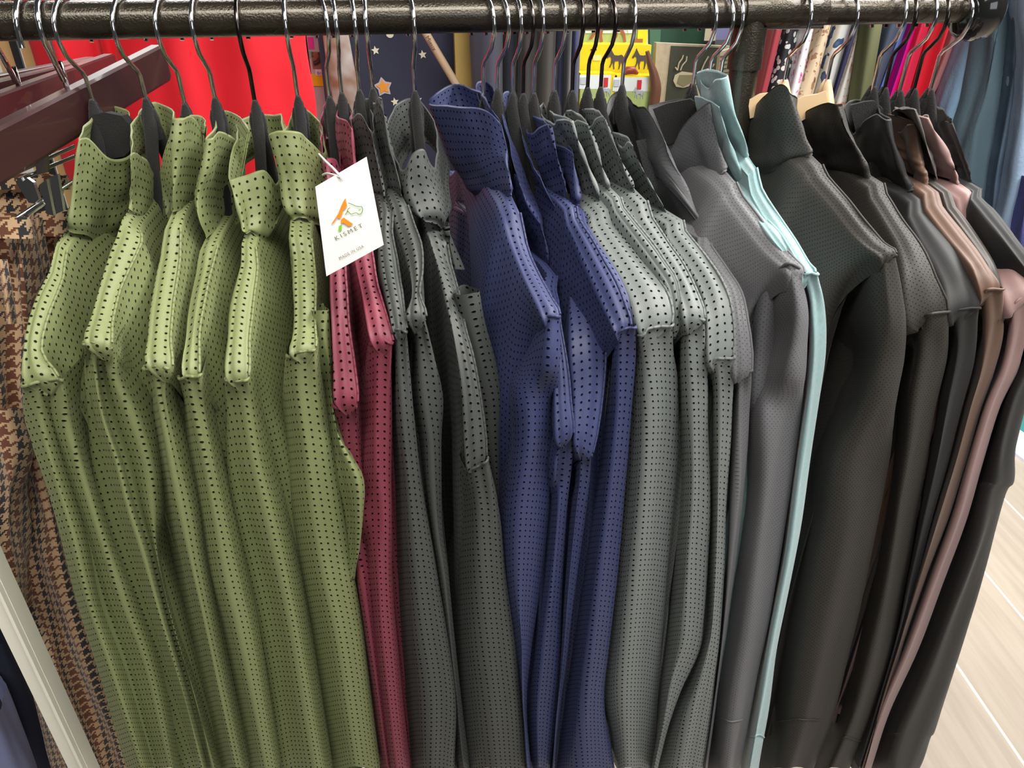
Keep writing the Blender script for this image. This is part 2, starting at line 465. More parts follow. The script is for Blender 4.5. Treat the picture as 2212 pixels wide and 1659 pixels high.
# ------------------------------------------------------------------ shirts, left to right
G = 'olive perforated shirts'
gl = (.09, .085, .06, .035)
shirt('G1', 'green', 'olive green perforated shirt at the left end beside the houndstooth trousers', G, (207, 247),
 [[(168,298),(198,305),(243,349),(281,333)],[(158,370),(190,370),(232,395),(275,385)],[(152,440),(185,445),(225,450),(270,440)],[(147,487),(180,508),(220,521),(266,497)]],
 [(147,490,172,505,.085),(106,590,136,600,.13),(70,668,108,672,.165),(50,755,91,757,.19),(47,828,128,815,.205)],
 [[(48,831),(78,824),(96,821),(128,814),(133,818)],(900,[62,85,112,140,160]),(1000,[88,110,140,170,193]),(1150,[126,155,187,217,245]),(1300,[165,190,224,268,312]),(1450,[214,240,277,322,365]),(1659,[277,305,336,370,392])],
 prof=[-.03,0,-.02,-.005,-.032], ds=gl, back=[(285,262,.0),(262,236,-.03),(225,236,-.03)], hb=-49, br=.02, cs='olive shirt at the left end', plate=[(195,250),(188,285),(192,330),(228,345),(268,338),(286,320),(284,275),(262,250),(225,243)])
shirt('G2', 'green', 'olive perforated shirt with a folded collar and bulging sleeve, second from the left', G, (322,243),
 [[(280,345),(292,333),(320,350),(345,385)],[(280,390),(300,385),(325,400),(350,420)],[(281,430),(300,440),(325,450),(358,455)],[(280,448),(300,470),(322,498),(356,498)]],
 [(280,448,316,480,.085),(250,510,306,525,.12),(218,610,262,620,.155),(198,680,245,685,.18),(184,738,236,742,.205)],
 [[(184,738),(196,735),(207,736),(217,737),(230,742),(240,748)],(800,[186,192,205,218,240,262]),(900,[190,205,222,237,285,325]),(1000,[196,228,254,271,320,348]),(1100,[214,255,280,297,330,353]),(1200,[243,284,311,329,340,346]),(1350,[285,330,352,368,374,382]),(1500,[330,375,397,412,420,430]),(1659,[385,420,437,452,462,480])],
 prof=[-.03,-.02,.0,-.02,-.008,-.03], ds=gl, back=[(378,262,.03),(352,228,-.03),(322,225,-.03),(286,270,.02)], hb=-44, br=.012, cs='second olive shirt from the left')
shirt('G3', 'green', 'olive perforated shirt with a smooth upright collar, third from the left', G, (405,254),
 [[(382,262),(400,253),(422,258),(440,285)],[(375,320),(395,318),(420,322),(440,330)],[(374,390),(395,390),(418,392),(440,395)],[(371,457),(388,455),(405,458),(420,462)]],
 [(371,460,402,458,.085),(345,560,388,560,.12),(330,650,374,650,.155),(321,730,366,730,.185),(316,788,369,790,.205)],
 [[(316,790),(332,788),(350,789),(369,792)],(860,[331,340,352,364]),(980,[347,360,375,394]),(1100,[357,378,402,424]),(1220,[388,405,425,443]),(1400,[424,445,465,480]),(1659,[481,500,520,539])],
 ds=gl, back=[(446,272,.03),(436,254,0),(412,252,.02)], hb=-35, br=.010, cs='third olive shirt from the left')
shirt('G4', 'green', 'olive perforated shirt with a twisted half-open collar, fourth from the left', G, (470,243),
 [[(450,305),(468,287),(492,294),(516,306)],[(441,360),(460,355),(478,360),(505,360)],[(424,430),(445,430),(470,435),(500,435)],[(443,512),(460,503),(482,505),(500,502)]],
 [(447,512,482,505,.085),(420,590,462,570,.12),(402,680,443,660,.16),(395,745,434,735,.185),(391,810,433,806,.205)],
 [[(391,812),(404,810),(420,812),(434,807)],(880,[403,413,430,447]),(1000,[419,435,455,471]),(1100,[433,452,475,495]),(1250,[453,475,508,528]),(1400,[484,510,540,561]),(1659,[534,560,585,601])],
 ds=gl, back=[(541,284,.05),(508,250,-.01),(478,245,-.02)], hb=-26, br=.012, cs='fourth olive shirt from the left')
shirt('G5', 'green', 'olive perforated shirt whose collar flops forward, fifth from the left on a dark hook', G, (555,248),
 [[(489,385),(527,384),(572,372),(601,398)],[(505,430),(535,425),(573,420),(610,440)],[(522,478),(540,478),(575,470),(602,478)],[(526,496),(543,502),(565,520),(588,505)]],
 [(529,497,563,505,.085),(520,573,556,577,.12),(503,660,542,665,.155),(494,737,536,740,.185),(485,815,538,812,.205)],
 [[(485,816),(502,822),(520,821),(538,813)],(880,[487,505,532,557]),(1000,[489,515,552,586]),(1100,[497,532,577,615]),(1250,[528,570,612,648]),(1400,[560,600,642,674]),(1659,[602,640,685,716])],
 prof=[-.03,-.012,.0,-.022], ds=(.10,.095,.09,.07), back=[(617,262,.02),(590,250,-.03),(552,249,-.04),(520,262,-.02),(509,290,.02)], hook='dark', hb=-14, br=.018, cs='fifth olive shirt, on a dark hook')
shirt('G6', 'green', 'olive perforated shirt with a straight upright collar, just left of the paper tag', G, (647,238),
 [[(586,293),(602,286),(640,288),(662,302)],[(600,370),(620,368),(645,368),(671,370)],[(608,430),(630,432),(655,435),(683,435)],[(627,476),(645,471),(662,474),(679,485)]],
 [(628,478,674,488,.09),(635,560,676,560,.12),(636,640,679,640,.155),(634,715,681,710,.185),(624,764,684,751,.205)],
 [[(622,767),(640,760),(662,757),(684,752)],(840,[609,635,665,692]),(960,[615,645,680,713]),(1100,[618,655,700,737]),(1250,[645,680,725,762]),(1400,[672,710,755,787]),(1659,[716,750,790,821])],
 ds=(.085,.095,.095,.08), back=[(704,335,.05),(686,265,.0),(658,232,-.03),(634,242,-.02),(620,275,.01)],
 extra=[([(670,[(676,.17),(690,.18),(704,.175),(710,.16)]),(760,[680,698,710,716]),(850,[(684,.165),(702,.172),(714,.185),(720,.18)]),(940,[(690,.165),(712,.178),(728,.195),(736,.19)]),(1030,[(700,.165),(735,.19),(765,.206),(783,.2)]),(1110,[(712,.165),(745,.185),(772,.206),(787,.2)]),(1190,[(725,.165),(750,.185),(770,.2),(780,.195)]),(1250,[(735,.17),(748,.185),(760,.193),(768,.188)])],.182)], hb=-8, cs='olive shirt beside the paper tag')
MG = 'maroon perforated shirts'
shirt('M1', 'maroon', 'maroon perforated shirt with a low collar behind the paper tag, left one of two', MG, (715,238),
 [[(697,352),(708,346),(724,349),(735,368)],[(698,385),(710,382),(725,384),(738,392)],[(706,415),(716,413),(730,415),(742,418)]],
 [(712,420,742,420,.085),(711,500,744,500,.12),(711,600,746,595,.155),(715,700,753,700,.18),(719,800,766,800,.195),(721,870,773,868,.205)],
 [[(721,871),(740,881),(760,882),(774,872)],(950,[724,742,762,779]),(1100,[(736,.17),(752,.175),(770,.18),(788,.18)]),(1300,[768,782,798,812]),(1659,[818,830,845,862])], d=.19,
 ds=(.09,.095,.09,.08), back=[(738,300,.03),(728,235,-.02),(713,217,-.03),(694,240,-.02),(690,300,.04)], hb=14, cs='left maroon shirt')
shirt('M2', 'maroon', 'maroon perforated shirt with a tall collar rising above the paper tag', MG, (741,230),
 [[(726,256),(736,258),(750,264),(763,282)],[(733,330),(745,330),(756,332),(767,340)],[(742,400),(755,398),(765,400),(775,402)],[(748,420),(758,418),(768,418),(778,418)]],
 [(747,422,778,416,.085),(754,500,796,492,.12),(769,600,812,592,.155),(785,670,830,665,.185),(798,738,848,736,.205)],
 [[(798,741),(812,736),(830,735),(848,738)],(850,[781,805,828,847]),(1000,[776,800,828,847]),(1110,[(779,.185),(802,.195),(830,.2),(848,.19)]),(1250,[775,805,832,848]),(1400,[790,815,842,859]),(1659,[824,846,868,883])],
 ds=(.04,.07,.085,.09), back=[(757,240,.0),(748,220,-.03),(732,222,-.02)], hb=4, cs='right maroon shirt')
CG = 'charcoal perforated shirts'
shirt('C1', 'char', 'charcoal perforated shirt with a tall rounded collar right behind the paper tag', CG, (779,224),
 [[(757,258),(772,248),(790,258),(806,290)],[(768,320),(785,318),(802,322),(818,345)],[(790,390),(805,388),(818,390),(830,400)],[(806,428),(815,426),(825,427),(834,430)]],
 [(815,430,842,432,.085),(818,510,847,502,.12),(826,590,856,590,.155),(838,655,867,650,.185),(846,712,878,710,.205)],
 [[(846,714),(856,710),(867,712),(879,714)],(800,[849,858,872,884]),(900,[848,862,880,893]),(1030,[848,870,895,911]),(1200,[848,880,915,940]),(1350,[859,890,935,966]),(1500,[870,905,955,987]),(1659,[882,915,950,981])],
 ds=(.04,.07,.085,.09), back=[(806,232,.0),(795,217,-.03),(772,218,-.02)], hb=4, cs='charcoal shirt behind the paper tag')
shirt('C2', 'char', 'charcoal perforated shirt with a tall narrow collar and curving shoulder, middle of the charcoal ones', CG, (808,220),
 [[(808,226),(814,215),(824,228),(833,258)],[(815,300),(825,298),(835,302),(845,325)],[(828,375),(838,372),(850,375),(862,382)],[(834,418),(845,420),(857,420),(869,420)]],
 [(837,424,869,424,.085),(853,485,890,472,.115),(872,545,909,525,.145),(886,600,913,590,.17),(889,645,905,635,.19),(878,684,916,684,.205)],
 [[(877,686),(892,682),(905,683),(917,689)],(760,[885,900,918,934]),(860,[888,905,930,955]),(950,[900,920,938,949]),(1050,[916,928,940,948]),(1150,[934,940,946,951]),(1300,[954,961,968,973]),(1659,[990,997,1005,1012])], d=.19,
 ds=(.04,.07,.085,.09), back=[(826,222,.0),(816,212,-.03),(803,216,-.02)], hb=-4, cs='middle charcoal shirt')
shirt('C3', 'char', 'charcoal perforated shirt slipping off its hanger with a crumpled low collar', CG, (898,228),
 [[(866,372),(893,334),(920,328),(937,368)],[(868,405),(895,382),(928,388),(953,410)],[(888,450),(910,440),(942,438),(963,456)],[(911,478),(926,480),(945,486),(962,493)]],
 [(915,488,958,500,.085),(935,545,974,573,.11),(953,605,989,632,.135),(968,670,1004,705,.16),(984,755,1021,765,.18),(1000,860,1037,860,.195),(1006,1008,1050,984,.205)],
 [[(1006,1012),(1020,1011),(1036,1002),(1051,986)],(1100,[999,1025,1050,1076]),(1250,[987,1020,1060,1092]),(1400,[981,1020,1075,1112]),(1530,[988,1030,1090,1130]),(1659,[984,1040,1100,1147])],
 ds=(.10,.105,.10,.085), back=[(943,330,.05),(938,262,.0),(898,216,-.04),(858,228,-.03),(836,265,.0),(845,330,.04)],
 extra=[([(630,[(990,.15),(1005,.155),(1018,.155),(1030,.15)]),(700,[1000,1018,1032,1043]),(790,[1016,1038,1052,1067]),(862,[1030,1052,1070,1087]),(960,[1045,1060,1075,1088]),(1090,[1068,1074,1080,1086]),(1200,[1080,1083,1086,1089])],.155),
  ([(488,[(962,.1),(966,.1),(972,.095)]),(535,[(965,.1),(975,.1),(986,.095)]),(582,[(978,.1),(990,.1),(1003,.095)])],.1)], hb=8, cs='charcoal shirt that is slipping down')
NG = 'navy perforated shirts'
gr = (.0,.045,.08,.095)
shirt('N1', 'navy', 'navy perforated shirt with the widest upright collar, leftmost of the navy ones', NG, (1045,238),
 [[(926,227),(985,233),(1045,241),(1086,272)],[(952,300),(1005,305),(1060,310),(1098,322)],[(982,360),(1025,363),(1068,345),(1098,342)],[(1012,402),(1045,402),(1078,390),(1102,385)],[(1044,440),(1065,438),(1090,426),(1107,421)]],
 [(1070,440,1107,423,.085),(1098,520,1136,530,.12),(1128,595,1164,595,.155),(1150,640,1189,644,.185),(1172,692,1207,680,.205)],
 [[(1138,745,.165),(1163,704,.185),(1188,681,.205),(1207,681,.2)],(790,[(1122,.17),(1150,.195),(1183,.212),(1210,.2)]),(860,[1110,1140,1175,1204]),(960,[1110,1138,1172,1198]),(1110,[1089,1118,1155,1183]),(1250,[1093,1115,1145,1167]),(1400,[1112,1125,1138,1148]),(1530,[1127,1130,1133,1136]),(1659,[1136,1139,1143,1147])],
 ds=gr, back=[(1050,215,.04),(1036,200,-.02),(981,184,-.05),(940,205,-.03)], bulge=.004, hb=30, bl=.024, prof=[-.022,0,-.008,-.03], lean=.028, cs='navy shirt with the widest collar')
shirt('N2', 'navy', 'navy perforated shirt with a thin creased collar, second navy one from the left', NG, (1075,225),
 [[(1100,392),(1110,381),(1122,390)],[(1110,440),(1124,432),(1140,430)],[(1128,485),(1147,480),(1167,474)],[(1148,525),(1162,518),(1177,512)],[(1161,563),(1173,569),(1185,570)]],
 [(1160,567,1184,572,.09),(1172,620,1199,628,.13),(1188,690,1212,700,.16),(1197,780,1222,780,.18),(1199,870,1229,868,.195),(1200,949,1236,935,.205)],
 [[(1200,951),(1212,948),(1225,942),(1237,936)],(1030,[(1192,.19),1205,1218,1230]),(1100,[1183,1200,1212,1224]),(1250,[1168,1185,1202,1214]),(1400,[1149,1165,1190,1209]),(1530,[1137,1152,1178,1200]),(1659,[1148,1157,1171,1185])], d=.192,
 ds=(.05,.075,.085), back=[(1075,222,.0),(1060,185,-.04),(1040,176,-.05),(1027,195,-.03),(1060,300,.03)], hb=30, cs='navy shirt with the thin creased collar')
shirt('N3', 'navy', 'navy perforated shirt slumping low with a long slanted collar, third navy one from the left', NG, (1108,233),
 [[(1141,386),(1147,376),(1158,375),(1168,385)],[(1157,430),(1168,425),(1180,425),(1192,435)],[(1172,488),(1192,480),(1212,470),(1229,478)],[(1181,530),(1203,528),(1226,520),(1248,515)],[(1188,558),(1208,565),(1230,560),(1248,551)]],
 [(1209,565,1249,553,.085),(1224,610,1271,598,.115),(1232,680,1296,680,.15),(1232,760,1307,755,.175),(1240,860,1303,850,.19),(1241,958,1280,978,.205)],
 [[(1241,958),(1252,969),(1265,977),(1280,980)],(1040,[1236,1248,1261,1273]),(1100,[1229,1240,1252,1265]),(1250,[1219,1226,1234,1243]),(1400,[1210,1215,1220,1226]),(1550,[1198,1201,1204,1208]),(1659,[1189,1192,1196,1200])], d=.194,
 ds=gr, back=[(1125,300,.03),(1114,215,-.02),(1098,200,-.04),(1082,225,-.02)], hb=22, bl=.008, cs='navy shirt slumping low')
shirt('N4', 'navy', 'navy perforated shirt with a crisp upright collar, its sleeve touching the grey-green ones', NG, (1130,231),
 [[(1148,292),(1163,279),(1180,272),(1192,280)],[(1163,351),(1177,345),(1193,340),(1207,348)],[(1180,395),(1195,392),(1208,388),(1220,396)],[(1194,428),(1205,430),(1215,428),(1224,424)]],
 [(1198,432,1222,430,.085),(1225,490,1247,472,.115),(1254,555,1283,530,.145),(1283,620,1318,592,.17),(1308,680,1348,652,.192),(1326,722,1366,702,.205)],
 [[(1325,725),(1338,715),(1355,707),(1374,704)],(780,[1311,1330,1353,1377]),(900,[1298,1322,1348,1367]),(1050,[1275,1305,1333,1353]),(1200,[1254,1285,1315,1338]),(1400,[1227,1260,1292,1313]),(1520,[1209,1245,1280,1305]),(1659,[1186,1230,1285,1328])],
 ds=(.045,.066,.082,.092), hook='dark', hb=25, cs='crisp-collared navy shirt')
shirt('N5', 'navy', 'navy perforated shirt mostly hidden, its narrow shoulder beside the grey-green ones', NG, (1153,230),
 [[(1199,312),(1212,318),(1226,324),(1239,334)],[(1208,360),(1218,358),(1230,358),(1241,362)],[(1218,405),(1228,400),(1238,400),(1247,408)],[(1228,430),(1235,432),(1243,436),(1250,444)]],
 [(1228,434,1250,448,.08),(1252,478,1276,487,.11),(1287,532,1313,552,.14),(1322,592,1346,612,.17),(1346,640,1367,666,.188),(1362,705,1376,718,.198)],
 None, ds=(.045,.066,.082,.092), hb=22, cs='navy shirt mostly hidden')
SG = 'grey-green perforated shirts'
shirt('S1', 'sage', 'grey-green perforated shirt with the widest shoulder, leftmost of the grey-green ones', SG, (1197,225),
 [[(1190,272),(1204,262),(1220,259),(1236,264)],[(1208,320),(1222,312),(1238,308),(1252,315)],[(1238,385),(1250,378),(1264,375),(1280,387)],[(1254,450),(1266,446),(1282,438),(1296,428)]],
 [(1256,452,1297,431,.085),(1276,497,1331,490,.115),(1306,548,1371,540,.145),(1340,605,1413,592,.172),(1364,660,1446,642,.193),(1380,720,1453,698,.205)],
 [[(1380,722),(1398,708),(1425,703),(1453,697)],(780,[1375,1398,1430,1459]),(900,[1367,1395,1435,1464]),(1050,[1355,1385,1425,1460]),(1200,[1338,1370,1412,1446]),(1350,[1320,1352,1400,1433]),(1480,[1304,1340,1390,1422]),(1580,[1317,1345,1385,1416]),(1659,[1328,1350,1382,1408])],
 prof=[-.026,.0,-.008,-.03], ds=(.045,.066,.082,.092), back=[(1184,240,.0),(1176,222,-.03),(1162,238,-.02)], hb=24, bl=.012, cs='leftmost grey-green shirt')
shirt('S2', 'sage', 'grey-green perforated shirt mostly hidden, its small collar showing, second from the left', SG, (1235,224),
 [[(1235,272),(1245,263),(1258,265),(1272,272)],[(1250,315),(1262,308),(1275,306),(1288,312)],[(1271,368),(1282,355),(1294,350),(1305,378)],[(1297,414),(1303,412),(1310,410),(1318,408)]],
 [(1298,416,1319,410,.085),(1328,462,1346,452,.115),(1370,518,1387,504,.145),(1414,578,1431,562,.172),(1444,628,1462,612,.188),(1456,700,1467,696,.196)],
 None, ds=(.045,.066,.082,.092), hook='dark', hb=22, cs='second grey-green shirt')
shirt('S3', 'sage', 'grey-green perforated shirt whose sleeve tapers to a fold, third from the left', SG, (1268,218),
 [[(1278,275),(1290,258),(1300,254),(1309,262)],[(1292,325),(1306,310),(1318,305),(1330,318)],[(1310,385),(1325,372),(1340,362),(1356,378)],[(1330,432),(1345,426),(1358,418),(1372,408)]],
 [(1332,434,1373,410,.085),(1368,490,1409,472,.115),(1408,545,1446,532,.145),(1442,598,1476,577,.172),(1466,640,1501,627,.19),(1475,688,1519,687,.205)],
 [[(1474,689),(1488,688),(1505,688),(1519,688)],(760,[1463,1480,1505,1523]),(900,[1465,1485,1510,1531]),(1050,[1461,1485,1512,1532]),(1200,[1450,1475,1505,1527]),(1330,[1441,1465,1500,1521]),(1400,[1433,1458,1490,1513]),(1475,[1427,1442,1460,1474]),(1560,[1424,1430,1436,1441]),(1659,[1408,1411,1414,1418])],
 ds=(.045,.066,.082,.092), hook='dark', hb=20, cs='third grey-green shirt')
shirt('S4', 'sage', 'grey-green perforated shirt with a small creased collar, rightmost of the grey-green ones', SG, (1296,218),
 [[(1334,312),(1349,321),(1357,308),(1368,318)],[(1350,362),(1362,355),(1372,350),(1384,356)],[(1375,415),(1390,408),(1402,400),(1414,415)],[(1405,464),(1418,464),(1430,462),(1440,456)]],
 [(1407,467,1441,459,.085),(1440,517,1479,501,.115),(1478,570,1522,550,.145),(1508,625,1561,602,.172),(1524,690,1584,674,.193),(1528,780,1584,768,.205)],
 [[(1527,783),(1545,772),(1562,773),(1584,768)],(850,[1531,1548,1565,1583]),(1000,[1532,1545,1562,1577]),(1200,[1527,1540,1555,1568]),(1360,[1520,1531,1544,1555]),(1460,[1482,1505,1528,1543]),(1560,[1438,1470,1508,1532]),(1659,[1405,1445,1490,1516])],
 ds=(.045,.066,.082,.092), hook='dark', hb=30, cs='rightmost grey-green shirt')
HG = 'slate grey fine-knit shirts'
shirt('H1', 'slate', 'slate grey fine-holed shirt with a crumpled collar, narrower of the two slate ones', HG, (1342,214),
 [[(1407,300),(1421,288),(1436,305),(1450,335)],[(1417,350),(1435,340),(1458,350),(1480,398)],[(1414,415),(1442,398),(1470,400),(1498,440)],[(1440,452),(1465,445),(1487,448),(1507,466)],[(1466,492),(1480,489),(1495,486),(1509,484)]],
 [(1469,494,1509,487,.085),(1505,540,1536,532,.12),(1542,590,1573,587,.15),(1569,630,1599,632,.175),(1581,700,1611,692,.195),(1582,798,1621,796,.205)],
 [[(1581,802),(1592,801),(1606,800),(1622,795)],(860,[1580,1592,1605,1617]),(1000,[1577,1588,1598,1609]),(1150,[1570,1578,1588,1597]),(1300,[1562,1566,1572,1578]),(1450,[1547,1550,1553,1557]),(1659,[1517,1521,1525,1530])], d=.195,
 ds=(.035,.06,.08,.092), back=[(1402,245,.07),(1375,228,.02),(1340,200,-.04),(1318,212,-.04),(1306,250,-.01),(1330,310,.02)], hb=23, crease=.5, cs='narrow slate grey shirt')
shirt('H2', 'slate', 'slate grey fine-holed shirt with a tall pointed collar and broad sleeve beside the teal ones', HG, (1494,210),
 [[(1444,315),(1478,270),(1507,240),(1532,224)],[(1458,352),(1490,315),(1523,295),(1548,290)],[(1478,393),(1507,365),(1536,348),(1562,342)],[(1498,427),(1522,406),(1546,386),(1568,371)]],
 [(1532,398,1569,373,.085),(1568,447,1606,426,.115),(1610,502,1648,480,.145),(1648,547,1685,525,.172),(1680,575,1713,560,.193),(1700,590,1733,590,.205)],
 [[(1660,628,.165),(1674,592,.185),(1690,573,.2),(1708,568,.205),(1724,577,.2)],(665,[(1645,.155),(1672,.18),(1700,.2),(1725,.212),(1747,.2)]),(740,[(1622,.14),(1652,.16),(1681,.185),(1715,.212),(1746,.2)]),(815,[(1616,.13),(1635,.15),(1653,.178),(1700,.21),(1741,.2)]),(900,[1611,1630,1655,1695,1727]),(1050,[1602,1625,1650,1680,1707]),(1200,[1582,1605,1632,1660,1684]),(1350,[1560,1585,1612,1638,1656]),(1500,[1540,1562,1585,1610,1627]),(1659,[1531,1548,1565,1583,1600])],
 ds=(.03,.055,.078,.09), back=[(1530,232,.05),(1500,215,-.02),(1455,218,-.05),(1415,228,-.05),(1400,240,-.03)], insf=.008, hb=42, bl=.03, plate=[(1410,236),(1440,224),(1490,214),(1508,224),(1498,300),(1440,312)], extra=[([(590,[(1590,.11),(1625,.15),(1655,.180),(1690,.185)]),(680,[(1588,.13),(1618,.16),(1646,.182),(1690,.180)]),(760,[(1585,.13),(1612,.16),(1638,.180),(1684,.178)]),(900,[(1578,.13),(1602,.16),(1628,.178),(1668,.175)]),(1100,[(1566,.12),(1588,.13),(1612,.135),(1645,.125)])],.15)], lean=.028, cuff=0.915, cs='broad slate grey shirt')
TG = 'pale teal shirts'
shirt('T1', 'teal', 'pale teal shirt with the lower collar, in front of the other teal one', TG, (1526,214),
 [[(1537,236),(1545,230),(1553,233)],[(1548,285),(1557,280),(1567,281)],[(1566,358),(1577,350),(1590,347)],[(1580,402),(1596,403),(1612,401)]],
 [(1580,404,1611,402,.085),(1608,440,1633,438,.115),(1640,482,1661,479,.145),(1670,522,1690,515,.172),(1700,562,1715,556,.188),(1722,612,1736,606,.196)],
 None, ds=(.06,.08,.09), hb=45, bl=-.018, br=.004, cs='front teal shirt')
shirt('T2', 'teal', 'pale teal shirt with the higher collar against the black post', TG, (1550,214),
 [[(1534,195),(1549,174),(1567,168)],[(1541,228),(1561,222),(1584,235)],[(1566,282),(1583,277),(1601,282)],[(1594,352),(1605,343),(1616,335)]],
 [(1594,356,1617,337,.085),(1620,422,1646,407,.115),(1655,482,1681,467,.145),(1690,532,1717,524,.172),(1716,575,1746,569,.193),(1730,600,1762,590,.205)],
 [[(1729,594),(1740,589),(1750,587),(1762,590)],(660,[1740,1750,1763,1777]),(760,[1743,1752,1767,1780]),(870,[1731,1742,1755,1766]),(1030,[1710,1720,1732,1743]),(1200,[1686,1697,1708,1719]),(1390,[1651,1660,1672,1682]),(1530,[1624,1636,1650,1663]),(1659,[1602,1613,1627,1639])],
 ds=(.06,.08,.09), hb=40, cuff=0.93, bl=-.012, br=.004, cs='teal shirt against the post')
BG = 'black-brown fine-knit shirts'
shirt('B1', 'umber', 'black-brown fine-holed shirt with a peaked collar just right of the black post', BG, (1690,200),
 [[(1610,252),(1645,214),(1681,185),(1709,204)],[(1609,290),(1650,278),(1692,262),(1727,262)],[(1615,332),(1657,332),(1702,318),(1745,309)],[(1630,368),(1665,372),(1715,348),(1754,336)]],
 [(1712,355,1755,339,.085),(1748,402,1786,384,.115),(1793,452,1831,432,.145),(1832,502,1871,481,.172),(1868,537,1907,526,.193),(1900,560,1934,548,.205)],
 [[(1848,632,.165),(1872,590,.185),(1895,562,.2),(1915,550,.205),(1936,548,.2)],(685,[(1823,.15),(1855,.18),(1895,.205),(1930,.213),(1957,.2)]),(770,[(1808,.135),(1845,.165),(1890,.205),(1930,.211),(1952,.2)]),(860,[(1800,.145),(1835,.18),(1870,.205),(1905,.21),(1936,.2)]),(990,[1752,1790,1835,1880,1922]),(1100,[1734,1775,1820,1865,1904]),(1250,[1701,1745,1795,1840,1874]),(1400,[1676,1715,1760,1805,1839]),(1540,[1659,1695,1735,1775,1803]),(1659,[1643,1670,1700,1730,1758])],
 ds=(.015,.05,.078,.092), back=[(1722,215,.05),(1712,207,.0),(1665,205,-.04),(1625,230,-.04)], hook='wood', insf=.008, hb=43, bl=.032, plate=[(1616,216),(1640,204),(1672,200),(1690,206),(1668,242),(1620,256)], extra=[([(650,[(1765,.08),(1795,.11),(1822,.14),(1848,.155)]),(850,[1745,1772,1798,1822]),(1000,[1722,1746,1768,1792]),(1200,[1696,1716,1736,1756])],.125)], lean=.028, cuff=0.9, cs='black-brown shirt beside the post')
shirt('B2', 'umber', 'black-brown fine-holed shirt on a pale wooden hanger, right of its twin', BG, (1782,200),
 [[(1724,252),(1755,235),(1787,225),(1814,231)],[(1735,292),(1765,285),(1802,275),(1832,280)],[(1757,338),(1790,342),(1827,332),(1856,325)],[(1785,388),(1820,394),(1852,387),(1880,379)]],
 [(1846,388,1881,380,.085),(1878,432,1913,421,.115),(1912,487,1949,475,.145),(1940,542,1983,526,.172),(1952,610,2018,600,.193),(1958,700,2050,669,.205)],
 [[(1958,702,.19),(1985,686,.2),(2015,677,.21),(2050,669,.2)],(760,[1954,1985,2018,2045]),(860,[1937,1965,1998,2025]),(990,[1922,1948,1980,2005]),(1100,[1905,1930,1963,1986]),(1250,[1874,1905,1935,1956]),(1400,[1839,1870,1905,1927]),(1540,[1804,1835,1865,1883]),(1659,[1759,1785,1815,1837])],
 ds=(.02,.052,.078,.092), back=[(1800,228,.0),(1785,222,-.02),(1760,228,-.02)], hook='wood', hb=48, bl=.022, crease=.5, plate=[(1718,218),(1735,209),(1765,204),(1784,197),(1790,232),(1730,262),(1722,248)], lean=.028, cuff=0.93, cs='black-brown shirt right of its twin')
shirt('K', 'black', 'smooth black shirt with a creased shiny collar between the black-brown and brown ones', 'plain shirts at the right end', (1880,214),
 [[(1843,291),(1868,262),(1898,248),(1920,262)],[(1855,322),(1882,312),(1908,300),(1931,310)],[(1872,374),(1900,365),(1927,355),(1952,370)],[(1898,412),(1925,412),(1948,404),(1963,395)],[(1914,422),(1932,418),(1950,414),(1969,410)]],
 [(1938,420,1971,414,.085),(1960,472,2001,461,.115),(1990,532,2041,511,.145),(2018,582,2076,559,.172),(2038,630,2106,610,.193),(2046,682,2116,662,.205)],
 [[(2046,683),(2065,671),(2090,665),(2116,662)],(760,[2045,2062,2085,2105]),(860,[2025,2042,2062,2079]),(990,[2005,2018,2034,2047]),(1100,[1986,1995,2006,2017]),(1250,[1957,1963,1970,1977]),(1400,[1927,1930,1933,1937]),(1659,[1851,1853,1855,1858])],
 ds=(.025,.052,.078,.09), back=[(1890,225,.0),(1868,217,-.03),(1840,218,-.04),(1828,235,-.02)], seam=False, hb=45, bl=.012, crease=1, plate=[(1836,228),(1868,220),(1888,218),(1908,236),(1912,262),(1890,290),(1850,292)], lean=.028, cs='smooth black shirt with the shiny collar')
shirt('Br', 'brown', 'chocolate brown shirt with a tightly gathered collar', 'plain shirts at the right end', (1905,216),
 [[(1927,280),(1945,290),(1962,272),(1981,270)],[(1941,312),(1956,320),(1970,318),(1986,318)],[(1955,355),(1966,355),(1978,352),(1989,358)],[(1967,397),(1978,396),(1990,394),(2000,396)]],
 [(1968,400,2000,398,.085),(1998,452,2037,445,.115),(2038,507,2077,497,.145),(2073,548,2111,540,.172),(2100,585,2138,582,.193),(2117,642,2160,622,.205)],
 [[(2114,632),(2130,624),(2145,622),(2161,621)],(720,[2110,2126,2146,2163]),(800,[2098,2113,2130,2144]),(880,[2079,2090,2104,2115]),(1000,[2046,2058,2070,2081]),(1120,[2013,2022,2033,2043]),(1250,[1978,1983,1989,1994]),(1400,[1937,1939,1941,1943]),(1659,[1859,1861,1863,1866])],
 ds=(.05,.07,.085,.09), seam=False, hook='dark', hb=40, crease=1.5, lean=.028, cs='chocolate brown shirt')
shirt('Br2', 'taupe', 'taupe brown shirt, a thin band between the chocolate and mauve ones', 'plain shirts at the right end', (1937,222),
 [[(1930,239),(1955,235),(1979,239)],[(1958,264),(1974,263),(1989,272)],[(1985,312),(1995,313),(2006,327)],[(1999,376),(2012,373),(2026,389)]],
 [(2005,395,2028,394,.085),(2045,452,2067,448,.115),(2083,503,2107,503,.145),(2116,548,2140,553,.172),(2138,588,2160,602,.19),(2156,680,2172,678,.2)],
 None, ds=(.04,.07,.088), seam=False, hb=50, crease=.8, back=[(1976,240,.03),(1956,233,.02),(1936,237,.03)], cs='taupe brown shirt')
